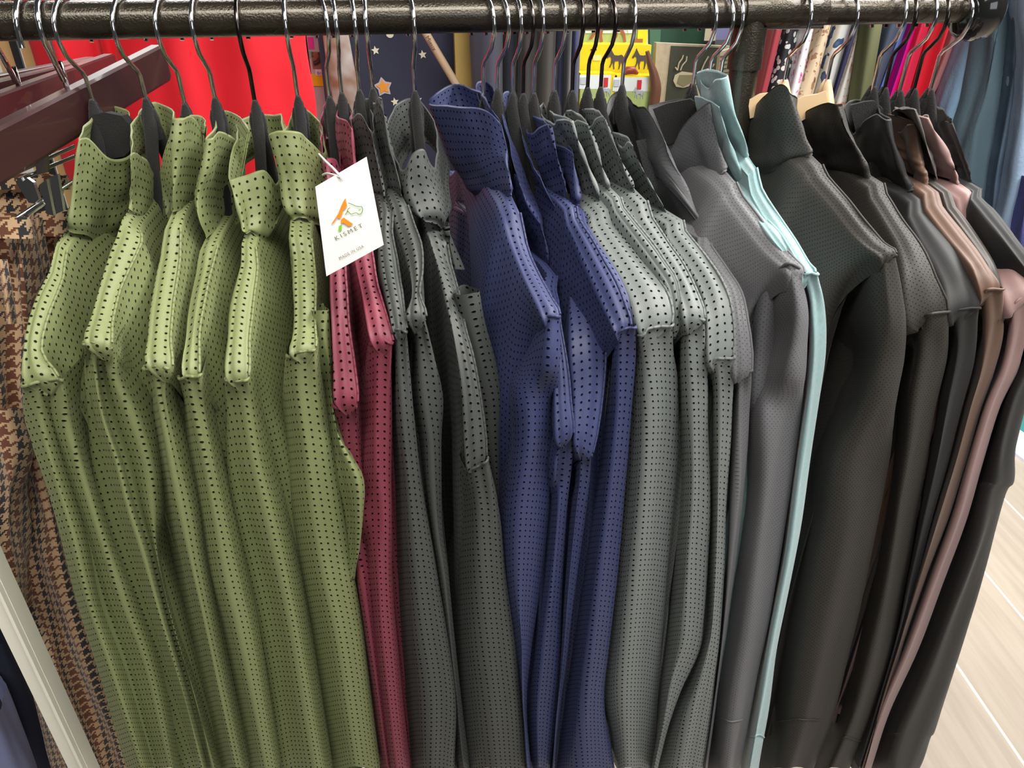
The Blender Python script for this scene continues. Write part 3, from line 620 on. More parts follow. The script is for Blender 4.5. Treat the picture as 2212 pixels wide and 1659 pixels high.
shirt('P', 'mauve', 'dusty mauve shirt with a slim tall collar, near the right end', 'plain shirts at the right end', (1968,218),
 [[(1985,260),(1995,252),(2004,257)],[(1997,297),(2011,290),(2025,296)],[(2013,352),(2030,346),(2051,347)],[(2032,410),(2052,404),(2071,397)]],
 [(2036,414,2072,399,.085),(2073,470,2107,441,.115),(2112,525,2146,491,.145),(2145,578,2186,541,.172),(2160,625,2222,592,.193),(2176,678,2240,626,.205)],
 [[(2174,682),(2190,658),(2210,641),(2238,627)],(740,[2159,2176,2194,2208]),(800,[2145,2160,2178,2193]),(880,[2118,2128,2142,2152]),(1000,[2082,2092,2105,2115]),(1120,[2044,2058,2072,2084]),(1250,[1995,2010,2026,2038]),(1400,[1944,1956,1969,1981]),(1530,[1895,1902,1912,1921]),(1659,[1861,1865,1870,1877])],
 ds=(.045,.072,.09), seam=False, hook='dark', hb=43, bl=.010, crease=.8, lean=.028, cs='mauve shirt')
shirt('K2', 'black', 'plain black shirt at the right end of the rod, its cuff showing above the floor', 'plain shirts at the right end', (2003,218),
 [[(2015,284),(2035,265),(2057,268)],[(2030,312),(2050,302),(2071,305)],[(2052,347),(2070,341),(2087,351)],[(2071,393),(2085,390),(2098,388)]],
 [(2073,397,2099,390,.085),(2094,432,2123,427,.115),(2126,474,2157,469,.145),(2163,517,2193,513,.172),(2198,562,2231,562,.19),(2240,622,2268,625,.205)],
 [[(2225,642),(2240,637),(2255,633),(2270,632)],(760,[2202,2222,2242,2256]),(860,[2158,2180,2200,2216]),(960,[2130,2152,2172,2188]),(1035,[2108,2135,2162,2187]),(1065,[2098,2122,2146,2168]),(1200,[2056,2085,2112,2133]),(1350,[1999,2030,2065,2090]),(1450,[1955,1990,2030,2058]),(1570,[1903,1937,1985,2021]),(1590,[1896,1930,1978,2009]),(1640,[1880,1915,1960,1993]),(1675,[1886,1916,1952,1976])],
 ds=(.0,.05,.09), back=[(2040,240,.02),(2005,226,-.03),(1985,235,-.03)], seam=False, hb=60, crease=.8, lean=.028, cs='last black shirt on the rod')
# ------------------------------------------------------------------ text and flat marks
def text_verts(s, size, spacing=1.0):
    cu = bpy.data.curves.new('t', 'FONT'); cu.body = s; cu.size = size; cu.space_character = spacing; cu.resolution_u = 3
    o = bpy.data.objects.new('t', cu); COL.objects.link(o)
    dg = bpy.context.evaluated_depsgraph_get(); dg.update()
    me = bpy.data.meshes.new_from_object(o.evaluated_get(dg))
    vs = [Vector(v.co) for v in me.vertices]; fs = [list(p.vertices) for p in me.polygons]
    bpy.data.objects.remove(o); bpy.data.curves.remove(cu); bpy.data.meshes.remove(me)
    return vs, fs
def add_text(mb, s, o, ex, ey, height, spacing=1.0, mi=0, width=None):
    vs, fs = text_verts(s, 1.0, spacing)
    mx = max(v.x for v in vs); my = max(v.y for v in vs)
    k = height/my; kx = (width/mx) if width else k
    b = len(mb.v); mb.v += [o + ex*(v.x*kx) + ey*(v.y*k) for v in vs]
    for f in fs: mb.f.append([b+i for i in f]); mb.uv.append([(0, 0)]*len(f)); mb.m.append(mi)
def star(mb, c, ex, ey, r, mi=0, r2=.45, off=Vector()):
    pts = []
    for k in range(10):
        a = math.pi/2 + k*math.pi/5 + .15; q = r if k % 2 == 0 else r*r2
        pts.append(c + off + ex*math.cos(a)*q + ey*math.sin(a)*q)
    for k in range(10): mb.poly([c+off, pts[k], pts[(k+1) % 10]], mi=mi)
def prism(mb, front, thick, mi=0):
    """flat outline given real thickness, away from the camera"""
    bk = [p + thick for p in front]; n = len(front)
    mb.poly(front[::-1], mi=mi); mb.poly(bk, mi=mi)
    for i in range(n): mb.poly([front[i], front[(i+1) % n], bk[(i+1) % n], bk[i]], mi=mi)
HORSE = [(0,.55),(.03,.62),(.10,.70),(.16,.85),(.20,.98),(.23,.92),(.30,.80),(.40,.66),(.60,.64),(.78,.68),(.86,.62),(.93,.40),(.96,.20),(.92,.42),(.86,.50),(.84,.38),(.90,.22),(.93,.02),(.88,.0),(.85,.18),(.76,.36),(.74,.18),(.70,.02),(.65,.0),(.68,.20),(.66,.40),(.45,.38),(.42,.20),(.45,.02),(.40,.0),(.36,.20),(.34,.36),(.28,.22),(.22,.08),(.17,.10),(.24,.26),(.26,.48),(.20,.60),(.12,.58),(.05,.50)]
def horse(mb, o, ex, ey, mi=0, off=Vector()):
    prism(mb, [o+off+ex*x+ey*y for x, y in HORSE], Vector((0, .0008, 0)), mi)
def px_frame(x0, y0, x1, y1, d):
    """upright panel covering a photo rectangle at depth d: bottom-left corner, x and y unit spans"""
    bl = W(x0, y1, d); br = W(x1, y1, d); tl = W(x0, y0, d)
    return bl, br-bl, Vector((0, 0, tl.z-bl.z))
def cloth(name, mat, rows, d, label, cat, group=None, dep=.03, seed=1.0, amp=.003, prof=None):
    mb = MB(); sleeve_mb(mb, rows, d, dep, seed, prof, amp, seam=False)
    o = mb.build(name, mat, origin=W(rows[0][1][1] if not isinstance(rows[0][1][1], tuple) else rows[0][1][1][0], rows[0][0], d))
    return tag(o, label, cat, group)

# ------------------------------------------------------------------ paper swing tag
def U2(x, y): return (x/2.477+400, y/2.477+230)
def tagpt(px, py, lift=0.0): return W(px, py, .205+lift)
TT = empty('swing_tag', W(755, 465, .205), 'white paper swing tag with an orange and green horse logo beside the maroon shirts', 'tag')
M_card = plain('white_card', (.88, .87, .84), .45)
M_org = plain('orange_ink', (.85, .27, .02), .5); M_grn = plain('green_ink', (.16, .36, .06), .5); M_lime = plain('lime_ink', (.22, .58, .03), .5)
M_ink = plain('olive_grey_ink', (.12, .115, .06), .5)
b = MB(); corners = [tagpt(681, 404), tagpt(792, 339), tagpt(829, 529), tagpt(705, 597)]
prism(b, [corners[0], corners[3], corners[2], corners[1]][::-1], Vector((0, .0006, 0))); b.build('card', M_card, TT, smooth=False)
b = MB()
for poly in ([(779,634),(820,572),(836,530),(846,508),(858,490),(862,512)], [(820,572),(862,512),(866,530),(858,545),(846,553),(838,580)], [(779,634),(820,572),(838,580),(828,604),(814,592),(796,622)], [(834,606),(848,594),(900,630),(880,640)], [(834,606),(880,640),(872,641),(846,622),(832,630)]):
    b.poly([tagpt(*U2(x, y), .0009) for x, y in poly][::-1])
b.build('orange_logo_mark', M_org, TT, smooth=False)
def ribbon(mb, pts, w, lift=.0009, fn=U2):
    for i in range(len(pts)-1):
        a = Vector(pts[i]); c = Vector(pts[i+1]); n = Vector((-(c-a).y, (c-a).x)).normalized()*w/2
        q = [a+n, c+n, c-n, a-n]; mb.poly([tagpt(*fn(*p), lift) for p in q])
b = MB()
ribbon(b, [(872,516),(890,522),(910,532),(930,536),(944,535),(950,548),(948,562),(940,575),(928,577),(916,568),(902,572),(888,577),(876,566),(870,560),(856,580)], 4)
ribbon(b, [(866,562),(872,548),(882,542)], 4); ribbon(b, [(928,556),(938,552)], 4)
b.build('green_horse_head', M_grn, TT, smooth=False)
b = MB(); b.poly([tagpt(*U2(x, y), .0009) for x, y in [(822,640),(838,633),(837,662),(819,668)]][::-1]); b.build('green_logo_foot', M_lime, TT, smooth=False)
def tag_text(s, a, c, h, mat, name, sp):
    A = tagpt(*U2(*a), .0009); C = tagpt(*U2(*c), .0009); ex = (C-A); w = ex.length; ex.normalize()
    n = (corners[1]-corners[0]).cross(corners[3]-corners[0]).normalized()
    ey = (corners[0]-corners[3]).normalized(); ey = (ey - ex*ey.dot(ex)).normalized()
    mb = MB(); add_text(mb, s, A, ex, ey, h, sp, width=w); mb.build(name, mat, TT, smooth=False)
tag_text('KISMET', (806,718), (953,644), .0024, M_ink, 'brand_lettering', 1.5)
tag_text('MADE IN USA', (827,820), (958,752), .0017, M_ink, 'origin_lettering', 1.2)
b = MB(); b.tube(spline([W(689, 333, .12), W(705, 350, .165), W(722, 366, .2), W(737, 383, .207)], 5), .0007, 6)
b.tube(spline([W(737, 383, .207), W(722, 378, .2), W(706, 375, .17), W(697, 378, .13)], 5), .0007, 6); b.build('string', M_card, TT)

# ------------------------------------------------------------------ houndstooth trousers and wooden hangers on the left
m, nt, bs = newmat('houndstooth_wool')
uv = nt.nodes.new('ShaderNodeUVMap'); uv.uv_map = 'UVMap'; sep = nt.nodes.new('ShaderNodeSeparateXYZ'); lk(nt, uv.outputs[0], sep.inputs[0])
T_ = 8/0.0105
X = mnode(nt, 'FLOOR', mnode(nt, 'MULTIPLY_ADD', sep.outputs[0], T_, 4000.0)); Y = mnode(nt, 'FLOOR', mnode(nt, 'MULTIPLY_ADD', sep.outputs[1], T_, 4000.0))
wa = mnode(nt, 'LESS_THAN', mnode(nt, 'MODULO', X, 8.0), 4.0); we = mnode(nt, 'LESS_THAN', mnode(nt, 'MODULO', Y, 8.0), 4.0)
ov = mnode(nt, 'LESS_THAN', mnode(nt, 'MODULO', mnode(nt, 'ADD', X, Y), 4.0), 2.0)
dk = mnode(nt, 'ADD', mnode(nt, 'MULTIPLY', ov, wa), mnode(nt, 'MULTIPLY', mnode(nt, 'SUBTRACT', 1.0, ov), we))
br = mnode(nt, 'LESS_THAN', mnode(nt, 'MODULO', X, 16.0), 8.0)
mx1 = nt.nodes.new('ShaderNodeMix'); mx1.data_type = 'RGBA'; mx1.inputs[6].default_value = (.018, .015, .018, 1); mx1.inputs[7].default_value = (.13, .042, .018, 1); lk(nt, br, mx1.inputs[0])
mx2 = nt.nodes.new('ShaderNodeMix'); mx2.data_type = 'RGBA'; mx2.inputs[6].default_value = (.52, .34, .19, 1); lk(nt, dk, mx2.inputs[0]); lk(nt, mx1.outputs[2], mx2.inputs[7])
lk(nt, mx2.outputs[2], bs.inputs['Base Color']); bs.inputs['Roughness'].default_value = .85; bs.inputs['Sheen Weight'].default_value = .15
M_hound = m
def trousers(label, pieces, band, belt):
    root = empty('houndstooth_trousers', W(pieces[0][0][0][1][1], pieces[0][0][0][0], .1), label, 'trousers', 'houndstooth trousers clipped to wooden hangers')
    for k, (rows, d, pf) in enumerate(pieces):
        b = MB(); sleeve_mb(b, rows, d, .03, k*2.1+3, pf, .004, seam=False); b.build('trouser_leg', M_hound, root)
    b = MB(); sleeve_mb(b, band[0], band[1], .012, 5.0, None, .0015, seam=False); b.build('waistband', M_hound, root)
    for bl in belt:
        b = MB(); sleeve_mb(b, bl[0], bl[1], .006, 6.0, None, .0005, seam=False); b.build('belt_loop', M_hound, root)
trousers('brown houndstooth trousers nearest the camera, folded over beside the first olive shirt',
 [([(500,[-90,-40,0,38,60]),(600,[-90,-30,20,48,78]),(750,[-90,-30,25,60,88]),(850,[-80,-20,30,62,92]),(960,[-60,0,40,72,104]),(1100,[-30,30,70,105,128]),(1250,[0,60,100,140,165]),(1450,[60,120,160,205,232]),(1700,[130,190,240,290,312])], .10, [-.03,0,-.014,0,-.03]),
  ([(880,[-60,-20,10,40]),(960,[-50,-10,25,62]),(1040,[-40,5,30,48]),(1130,[-30,5,28,52]),(1250,[-20,12,35,58]),(1330,[-10,15,30,50])], .135, None)],
 ([(468,[-80,-20,20,54]),(490,[-80,-20,22,58]),(515,[-80,-20,26,62])], .112), [([(560,[-8,0,8]),(640,[6,14,22]),(700,[14,22,30])], .118)])
trousers('brown houndstooth trousers with the folded waistband, hanging behind the nearest houndstooth pair',
 [([(505,[64,85,110,134]),(600,[78,95,115,128]),(700,[80,92,102,112]),(900,[95,105,115,125]),(1200,[160,170,180,192]),(1600,[270,282,296,308])], .045, None)],
 ([(455,[62,90,125,152]),(480,[66,92,122,150]),(510,[70,94,120,146])], .055), [([(470,[72,80,88]),(530,[80,87,94]),(590,[92,99,106])], .062)])
trousers('brown houndstooth trousers furthest back under the steel clips, only their top showing',
 [([(395,[-60,0,50,90,120]),(440,[-60,0,52,90,125]),(520,[-60,0,60,100,130]),(620,[-60,10,60,100,130]),(800,[-40,30,80,120,150])], -.02, None)],
 ([(380,[-60,0,50,100,140]),(395,[-60,0,50,100,142]),(410,[-60,0,52,102,144])], -.012), [])
M_mahog = plain('mahogany_lacquer', (.040, .012, .013), .34, coat=.25, var=.25, vscale=14)
M_steel = plain('nickel_steel', (.62, .62, .60), .22, 1.0)
def wood_hanger(label, p0, p1, h, t, hookpx, clips, rods, hk=True):
    root = empty('trouser_hanger', W(hookpx[0], hookpx[1], 0), label, 'hanger', 'wooden clip hangers at the left end of the rail')
    A, B = W(*p0), W(*p1); ax = (B-A); L = ax.length; ax.normalize(); side = ax.cross(Vector((0, 0, 1))).normalized(); up = side.cross(ax)
    b = MB(); rows = []
    prof = [(-1, -.85), (-1, .85), (-.8, 1), (.8, 1), (1, .85), (1, -.85), (.8, -1), (-.8, -1)]
    for k in (0, .004, L-.004, L):
        s = .93 if k in (0, L) else 1.0
        rows.append([A + ax*k + side*(x*t/2*s) + up*(y*h/2*s) for x, y in prof])
    b.grid(rows, closed=True); b.poly(rows[0]); b.poly(rows[-1][::-1]); b.build('wooden_bar', M_mahog, root, smooth=False)
    if hk:
        q = W(hookpx[0], hookpx[1], 0); b = MB(); hz = RAIL_Z-.005; path = []
        for i in range(15):
            a = math.radians(200-i*17.5); path.append(Vector((q.x, -math.cos(a)*.0205, hz+math.sin(a)*.0205)))
        path += [Vector((q.x, -.012, hz-.019)), Vector((q.x, -.003, hz-.034)), Vector((q.x, 0, q.z+.02)), Vector((q.x, 0, q.z-.004))]
        b.tube(path, .002, 8); b.build('hook', M_chrome, root)
    for a, c in rods:
        b = MB(); b.tube([W(*a), W(*c)], .0016, 8); b.build('clip_rod', M_steel, root)
    for outl, dd in clips:
        b = MB(); prism(b, [W(x, y, dd) for x, y in outl][::-1], Vector((.001, .0015, 0))); b.build('clip', M_steel, root, smooth=False)
wood_hanger('big dark mahogany trouser hanger in front, its bar crossing above the houndstooth trousers', (-60, 362, .13), (351, 134, -.15), .031, .0105, (147, 196),
 [([(101,386),(124,376),(137,455),(116,465)], .115), ([(84,400),(100,388),(116,466),(100,462),(96,440)], .118), ([(46,396),(58,384),(72,394),(84,430),(74,440),(60,414)], .118), ([(33,392),(45,384),(76,440),(62,438)], .117)],
 [((-40, 520, .11), (158, 392, .06)), ((96, 437, .117), (60, 462, .117))])
wood_hanger('dark mahogany trouser hanger second from the front, with the steel clip just behind', (-60, 262, .08), (243, 141, -.22), .022, .010, (48, 208),
 [([(74,342),(101,336),(104,372),(80,378)], .02), ([(76,338),(101,333),(101,340),(76,345)], .024)], [((-40, 408, .05), (160, 316, -.03)), ((40, 388, .03), (160, 338, -.02))])
wood_hanger('dark mahogany trouser hanger third from the front, just its top edge showing', (-60, 213, .03), (215, 141, -.26), .016, .010, (-30, 190), [], [])
wood_hanger('dark mahogany trouser hanger furthest back, thin edge under the rail', (-60, 190, -.02), (200, 135, -.30), .012, .010, (-60, 170), [], [], hk=False)
b = MB()
q = W(58, 60, 0)
# loose wire hook hanging over the rail at the far left
k_ = MB(); hz = RAIL_Z-.004; path = [Vector((q.x, -.019, hz-.012))]
for i in range(12):
    a = math.radians(200-i*15); path.append(Vector((q.x + .0005*i, math.cos(a)*.0195*(1), hz+math.sin(a)*.0195)))
path.append(Vector((q.x+.006, .02, hz-.03)))
k_.tube(path, .002, 8); o = k_.build('hanger_hook', M_chrome, origin=q); tag(o, 'loose chrome hook end over the rail at the far left of the picture', 'hook')

# white shelf upright and dark blue clothes in the lower left corner
M_white = plain('cream_white_paint', (.92, .88, .74), .4, var=.03, vscale=6)
b = MB(); A = W(94, 1500, .17); w_ = (W(119, 1500, .17)-A).x
b.box((A.x+.001, A.y+.006, .68), (w_*.92, .008, .66)); b.box((A.x+w_*.86, A.y+.0005, .68), (.0011, .008, .655)); o = b.build('shelf_upright', M_white, origin=(A.x, A.y, .02), smooth=False); tag(o, 'cream white flat upright strip in front of the houndstooth trousers', 'upright')
cloth('folded_jeans', plain('dark_navy_cotton', (.012, .016, .036), .8), [(1390,[-120,-60,0,24]),(1450,[-120,-50,20,52]),(1550,[-100,-30,50,95]),(1700,[-80,10,90,150])], .06, 'dark navy trousers behind the cream upright in the lower left corner', 'trousers', seed=3)
cloth('folded_sweater', plain('lilac_blue_cotton', (.20, .22, .38), .8), [(1535,[-140,-80,-30,-2]),(1600,[-140,-70,-10,28]),(1700,[-120,-40,20,72])], .13, 'lilac blue cloth at the very bottom left corner', 'clothes', seed=4)

# ------------------------------------------------------------------ things behind the rail
M_red = plain('bright_red_cotton', (.80, .006, .02), .75, sheen=.1)
GR = 'red tops behind the olive shirts'
cloth('red_top', M_red, [(-140,[-20,40,90,140]),(0,[25,70,120,165]),(90,[64,110,160,205]),(200,[95,140,180,225]),(400,[150,190,230,270])], -.52, 'bright red top behind the rail, left of the other red ones', 'clothes', GR, seed=2, prof=[-.03,0,-.012,-.03])
cloth('red_top', M_red, [(-140,[130,160,190,215]),(90,[206,222,240,262]),(220,[230,245,262,285]),(400,[270,285,300,320])], -.56, 'narrow red top between the two wide red ones behind the wooden hangers', 'clothes', GR, seed=5)
cloth('red_top', M_red, [(-140,[215,330,430,530,640]),(0,[238,340,440,540,650]),(80,[245,345,440,550,657]),(150,[250,350,450,560,668]),(240,[262,360,460,560,680]),(420,[290,390,480,580,690])], -.50, 'wide bright red top spread flat behind the olive shirts', 'clothes', GR, seed=8, prof=[-.03,0,-.006,0,-.03], amp=.005)
M_tan = plain('pine_wood', (.62, .40, .17), .5, var=.15, vscale=12)
M_blk = plain('matt_black', (.012, .012, .013), .7)
def post(px, py, d, wpx, label, mat, name='shelf_post', cat='post', group='wooden shelf posts behind the rail', z1=2.0):
    A = W(px-wpx/2, py, d); B = W(px+wpx/2, py, d); hw = (B.x-A.x)/2
    b = MB(); b.box(((A.x+B.x)/2, A.y+hw, z1/2), (hw, hw*.6, z1/2)); o = b.build(name, mat, origin=((A.x+B.x)/2, A.y, 0), smooth=False)
    return tag(o, label, cat, group)
post(10, 120, -.62, 36, 'yellow pine post at the far left edge behind the mahogany hangers', M_tan)
post(36, 125, -.60, 16, 'narrow black post between two pine posts at far left', M_blk, group=None)
post(66, 120, -.58, 40, 'pine post just left of the red tops', M_tan)
post(1001, 120, -.55, 34, 'mustard wooden post between the star-print bag and dark breeches', plain('mustard_paint', (.50, .33, .09), .5, var=.06), group=None)

# star print bag
bl, ex, ez = px_frame(716, 40, 1000, 330, -.60)
M_nv = plain('navy_star_fabric', (.028, .030, .062), .8, sheen=.2)
M_cream = plain('cream_print', (.82, .76, .58), .7); M_orange = plain('orange_print', (.9, .33, .03), .7); M_halo = plain('pale_halo_print', (.55, .48, .50), .7)
SB = empty('star_print_bag', bl, 'navy bag printed with cream stars and one orange star behind the charcoal shirts', 'bag')
b = MB(); prism(b, [bl-Vector((0,0,.3)), bl+ex-Vector((0,0,.3)), bl+ex+ez*1.25, bl+ez*1.25], Vector((0, .03, 0))); b.build('bag_panel', M_nv, SB, smooth=False)
ux = ex.normalized(); uz = Vector((0, 0, 1)); pxm = ex.length/286
for x, y, r in ((811,109,9),(913,118,9),(853,220,9),(905,215,7)):
    b = MB(); star(b, W(x, y, -.5985), ux, uz, r*pxm); b.build('cream_star', M_cream, SB, smooth=False)
b = MB(); c = W(842, 73, -.5985); b.poly([c+ux*math.cos(k*.6283)*8*pxm+uz*math.sin(k*.6283)*8*pxm for k in range(10)]); b.build('cream_dot', M_cream, SB, smooth=False)
b = MB(); star(b, W(828, 188, -.5988), ux, uz, 20*pxm, r2=.62); b.build('star_halo', M_halo, SB, smooth=False)
b = MB(); star(b, W(828, 188, -.5975), ux, uz, 15*pxm, r2=.5); b.build('orange_star', M_orange, SB, smooth=False)
# slanting wooden rod with lettering
M_rod = plain('beech_rod', (.58, .40, .26), .5, var=.06)
RD = empty('wooden_rod', W(952, 122, -.54), 'slanting beech wood rod lettered Mieux, in front of the star-print bag', 'rod')
A = W(880, 5, -.54); B = W(990, 190, -.54); b = MB(); b.tube([A, B], .0058, 16); b.build('rod', M_rod, RD)
dr = (B-A).normalized(); nn = Vector((0, -1, 0)); up = dr.cross(nn)*-1
if up.z < 0: up = -up
b = MB(); q = W(922, 78, -.5335); add_text(b, 'Mieux', q - up*.003, dr, up, .006); b.build('lettering', plain('brown_ink', (.16, .08, .05), .6), RD, smooth=False)
# horse-print cloth and toy package
m, nt, bs = newmat('bay_horse_print'); tc = nt.nodes.new('ShaderNodeUVMap'); tc.uv_map = 'UVMap'
nz = nt.nodes.new('ShaderNodeTexNoise'); nz.inputs['Scale'].default_value = 22; lk(nt, tc.outputs[0], nz.inputs['Vector'])
rp = nt.nodes.new('ShaderNodeValToRGB'); rp.color_ramp.elements[0].position = .38; rp.color_ramp.elements[0].color = (.24, .11, .055, 1); rp.color_ramp.elements[1].position = .66; rp.color_ramp.elements[1].color = (.50, .46, .45, 1)
lk(nt, nz.outputs[0], rp.inputs[0]); lk(nt, rp.outputs[0], bs.inputs['Base Color']); bs.inputs['Roughness'].default_value = .7
cloth('printed_banner', m, [(20,[686,700,720,738]),(75,[697,710,735,752]),(150,[708,724,750,766]),(230,[722,740,765,782]),(320,[735,755,780,796])], -.57, 'brown and grey printed banner between the toy package and star-print bag', 'banner', dep=.008, amp=.001)
PK = empty('toy_package', W(690, 300, -.66), 'clear toy blister package with a yellow band and magenta patch, right of the red top', 'toy')
bl, ex, ez = px_frame(690, 40, 772, 300, -.66)
b = MB(); prism(b, [bl, bl+ex, bl+ex+ez, bl+ez], Vector((0, .04, 0))); b.build('package', plain('pale_blister', (.52, .60, .62), .25, coat=.6, var=.3, vscale=25), PK, smooth=False)
def patch(root, name, mat, x0, y0, x1, y1, d):
    bl, ex, ez = px_frame(x0, y0, x1, y1, d); b = MB(); prism(b, [bl, bl+ex, bl+ex+ez, bl+ez], Vector((0, .0008, 0))); return b.build(name, mat, root, smooth=False)
M_yel = plain('yellow_card', (.88, .66, .01), .45); M_mag = plain('magenta_card', (.75, .05, .42), .5)
patch(PK, 'yellow_band', M_yel, 673, 160, 712, 186, -.6575); patch(PK, 'magenta_patch', M_mag, 667, 80, 680, 106, -.6575); patch(PK, 'green_patch', plain('mint', (.2, .5, .42), .5), 668, 110, 678, 124, -.6575)
patch(PK, 'logo_plate', plain('white_plate', (.85, .85, .88), .4), 682, 150, 713, 163, -.656)
b = MB(); add_text(b, 'Breyer', W(685, 161, -.6548), Vector((1, 0, 0)), Vector((0, 0, 1)), .0042, width=(W(712, 161, -.6548)-W(685, 161, -.6548)).x); b.build('logo_lettering', plain('blue_ink', (.05, .07, .35), .5), PK, smooth=False)
patch(PK, 'brown_card', plain('brown_card', (.26, .16, .09), .6), 676, 112, 705, 148, -.6575)
b = MB(); b.tube(spline([W(678, 137, -.655), W(687, 133, -.655), (W(693, 120, -.655)), W(690, 112, -.655)], 5), [.003]*16, 8); b.build('toy_horse_neck', plain('dark_resin', (.05, .04, .035), .4), PK)

# dark breeches on the far rack
GB = 'dark breeches hanging behind the navy shirts'
def brc(col): return plain('cotton_%02d' % int(random.random()*90+10), col, .85, var=.12, vscale=18, sheen=.15)
cloth('hanging_breeches', brc((.060, .058, .085)), [(-60,[1012,1035,1060,1082]),(70,[1018,1040,1064,1086]),(200,[1024,1046,1068,1088]),(330,[1030,1050,1070,1090])], -.50, 'purple-grey breeches directly right of the mustard post', 'breeches', GB, seed=2)
cloth('hanging_breeches', brc((.020, .022, .040)), [(-60,[1082,1093,1108,1120]),(70,[1083,1094,1108,1119]),(200,[1084,1095,1108,1118]),(330,[1085,1096,1108,1118])], -.53, 'dark navy breeches second from the mustard post', 'breeches', GB, seed=3)
cloth('hanging_breeches', brc((.055, .050, .052)), [(-60,[1124,1136,1150,1162]),(70,[1122,1134,1148,1160]),(200,[1121,1133,1146,1158]),(330,[1120,1132,1145,1156])], -.50, 'grey-brown breeches in the middle behind the close row of hooks', 'breeches', GB, seed=4)
cloth('hanging_breeches', brc((.065, .058, .050)), [(-60,[1170,1180,1192,1206]),(70,[1164,1176,1190,1203]),(200,[1160,1172,1186,1200]),(330,[1158,1170,1182,1195])], -.49, 'warm grey breeches left of the pale blue seam', 'breeches', GB, seed=5)
cloth('hanging_breeches', brc((.055, .065, .16)), [(-60,[1208,1213,1218,1226]),(70,[1204,1210,1216,1224]),(200,[1200,1206,1212,1220]),(330,[1196,1202,1208,1216])], -.51, 'thin blue breeches edge between two grey pairs', 'breeches', GB, seed=6)
cloth('hanging_breeches', brc((.050, .050, .058)), [(-60,[1222,1228,1234,1240]),(70,[1220,1226,1232,1238]),(200,[1216,1222,1228,1234]),(330,[1212,1218,1224,1230])], -.49, 'slate breeches next to the last navy pair', 'breeches', GB, seed=7)
cloth('hanging_breeches', brc((.018, .024, .080)), [(-60,[1236,1242,1250,1258]),(70,[1234,1240,1247,1254]),(200,[1230,1236,1242,1249]),(330,[1226,1232,1238,1244])], -.52, 'royal navy breeches touching the yellow toy boxes', 'breeches', GB, seed=8)
post(1120, 150, -.70, 300, 'dark fabric-covered panel behind the hanging breeches', plain('dark_panel', (.02, .02, .026), .8), 'divider_panel', 'panel', None)

post(790, 150, -.640, 330, 'dark panel standing behind the toy package and star-print bag', plain('charcoal_panel', (.03, .03, .035), .8), 'divider_panel', 'panel', None)
# toy boxes
def toybox(label, x0, y0, x1, y1, d, mat, deep=.06):
    r = empty('toy_box', W((x0+x1)/2, y1, d), label, 'toy box', 'boxed toys behind the grey-green shirts')
    bl, ex, ez = px_frame(x0, y0, x1, y1, d); b = MB(); prism(b, [bl, bl+ex, bl+ex+ez, bl+ez], Vector((0, deep, 0))); b.build('carton', mat, r, smooth=False); return r
M_bay = plain('bay_brown', (.30, .09, .04), .6); M_dkh = plain('dark_horse_print', (.07, .055, .06), .6)
M_grs = plain('meadow_print', (.40, .50, .18), .6, var=.3, vscale=40); M_sky = plain('pale_sky_print', (.62, .72, .74), .6, var=.1, vscale=30)
t = toybox('toy box printed with a big brown horse on green, topmost of the boxes', 1256, -60, 1396, 96, -.62, M_grs)
patch(t, 'sky_print', M_sky, 1262, -55, 1375, 72, -.6185)
b = MB(); bl, ex, ez = px_frame(1255, 10, 1360, 92, -.6165); horse(b, bl, ex, ez); b.build('horse_print', M_bay, t, smooth=False)
patch(t, 'yellow_edge', M_yel, 1376, -60, 1397, 96, -.6175)
patch(t, 'foal_print', M_bay, 1366, 84, 1388, 97, -.6165)
t = toybox('bright yellow toy box printed with two dark trotting horses', 1251, 96, 1402, 163, -.58, M_yel)
for x0, x1 in ((1309, 1350), (1364, 1404)):
    b = MB(); bl, ex, ez = px_frame(x0, 103, x1, 150, -.578); horse(b, bl, ex, ez); b.build('horse_print', M_dkh, t, smooth=False)
patch(t, 'oval_mark', plain('pale_yellow', (.85, .72, .3), .5), 1281, 119, 1299, 131, -.5785); patch(t, 'letter_line', M_dkh, 1276, 106, 1289, 109, -.5785)
for lab, x0, x1, y0 in (('yellow-edged toy card with a red-coated rider, left of its twin', 1248, 1324, 158), ('yellow-edged toy card with a red-coated rider, right of its twin', 1320, 1406, 163)):
    t = toybox(lab, x0, y0, x1, 300, -.54, M_yel, .03)
    patch(t, 'sky_print', plain('white_sky', (.80, .84, .84), .5, var=.06), x0+3, y0+4, x1-6, y0+34, -.5385)
    patch(t, 'meadow_print', M_grs, x0+3, y0+34, x1-6, 262, -.5385)
    b = MB(); bl, ex, ez = px_frame(x0+46, y0+24, x0+72, y0+50, -.537); horse(b, bl, ex, ez); b.build('horse_print', plain('grey_horse', (.45, .47, .52), .5), t, smooth=False)
    patch(t, 'rider_print', plain('hunt_red', (.62, .03, .03), .5), x0+56, y0+10, x0+65, y0+30, -.5365)
    patch(t, 'text_block', plain('pale_text_block', (.55, .58, .62), .5), x0+6, y0+9, x0+18, y0+24, -.537)
b = MB(); b.tube(spline([W(1398, 110, -.53), W(1404, 135, -.53), W(1412, 160, -.53), W(1416, 190, -.53), W(1412, 225, -.53), W(1408, 260, -.53)], 4), [.003+.0005*min(i, 12) for i in range(21)], 10)
o = b.build('toy_horse', plain('chestnut_resin', (.16, .07, .04), .35, coat=.4), origin=W(1410, 250, -.53)); tag(o, 'chestnut brown toy horse leg beside the yellow toy cards', 'toy')
b = MB(); c = W(1362, 158, -.545); b.tube([c+Vector((-.012, 0, 0)), c+Vector((-.006, 0, .004)), c+Vector((.004, 0, .004)), c+Vector((.012, 0, -.001))], [.003, .006, .006, .002], 10)
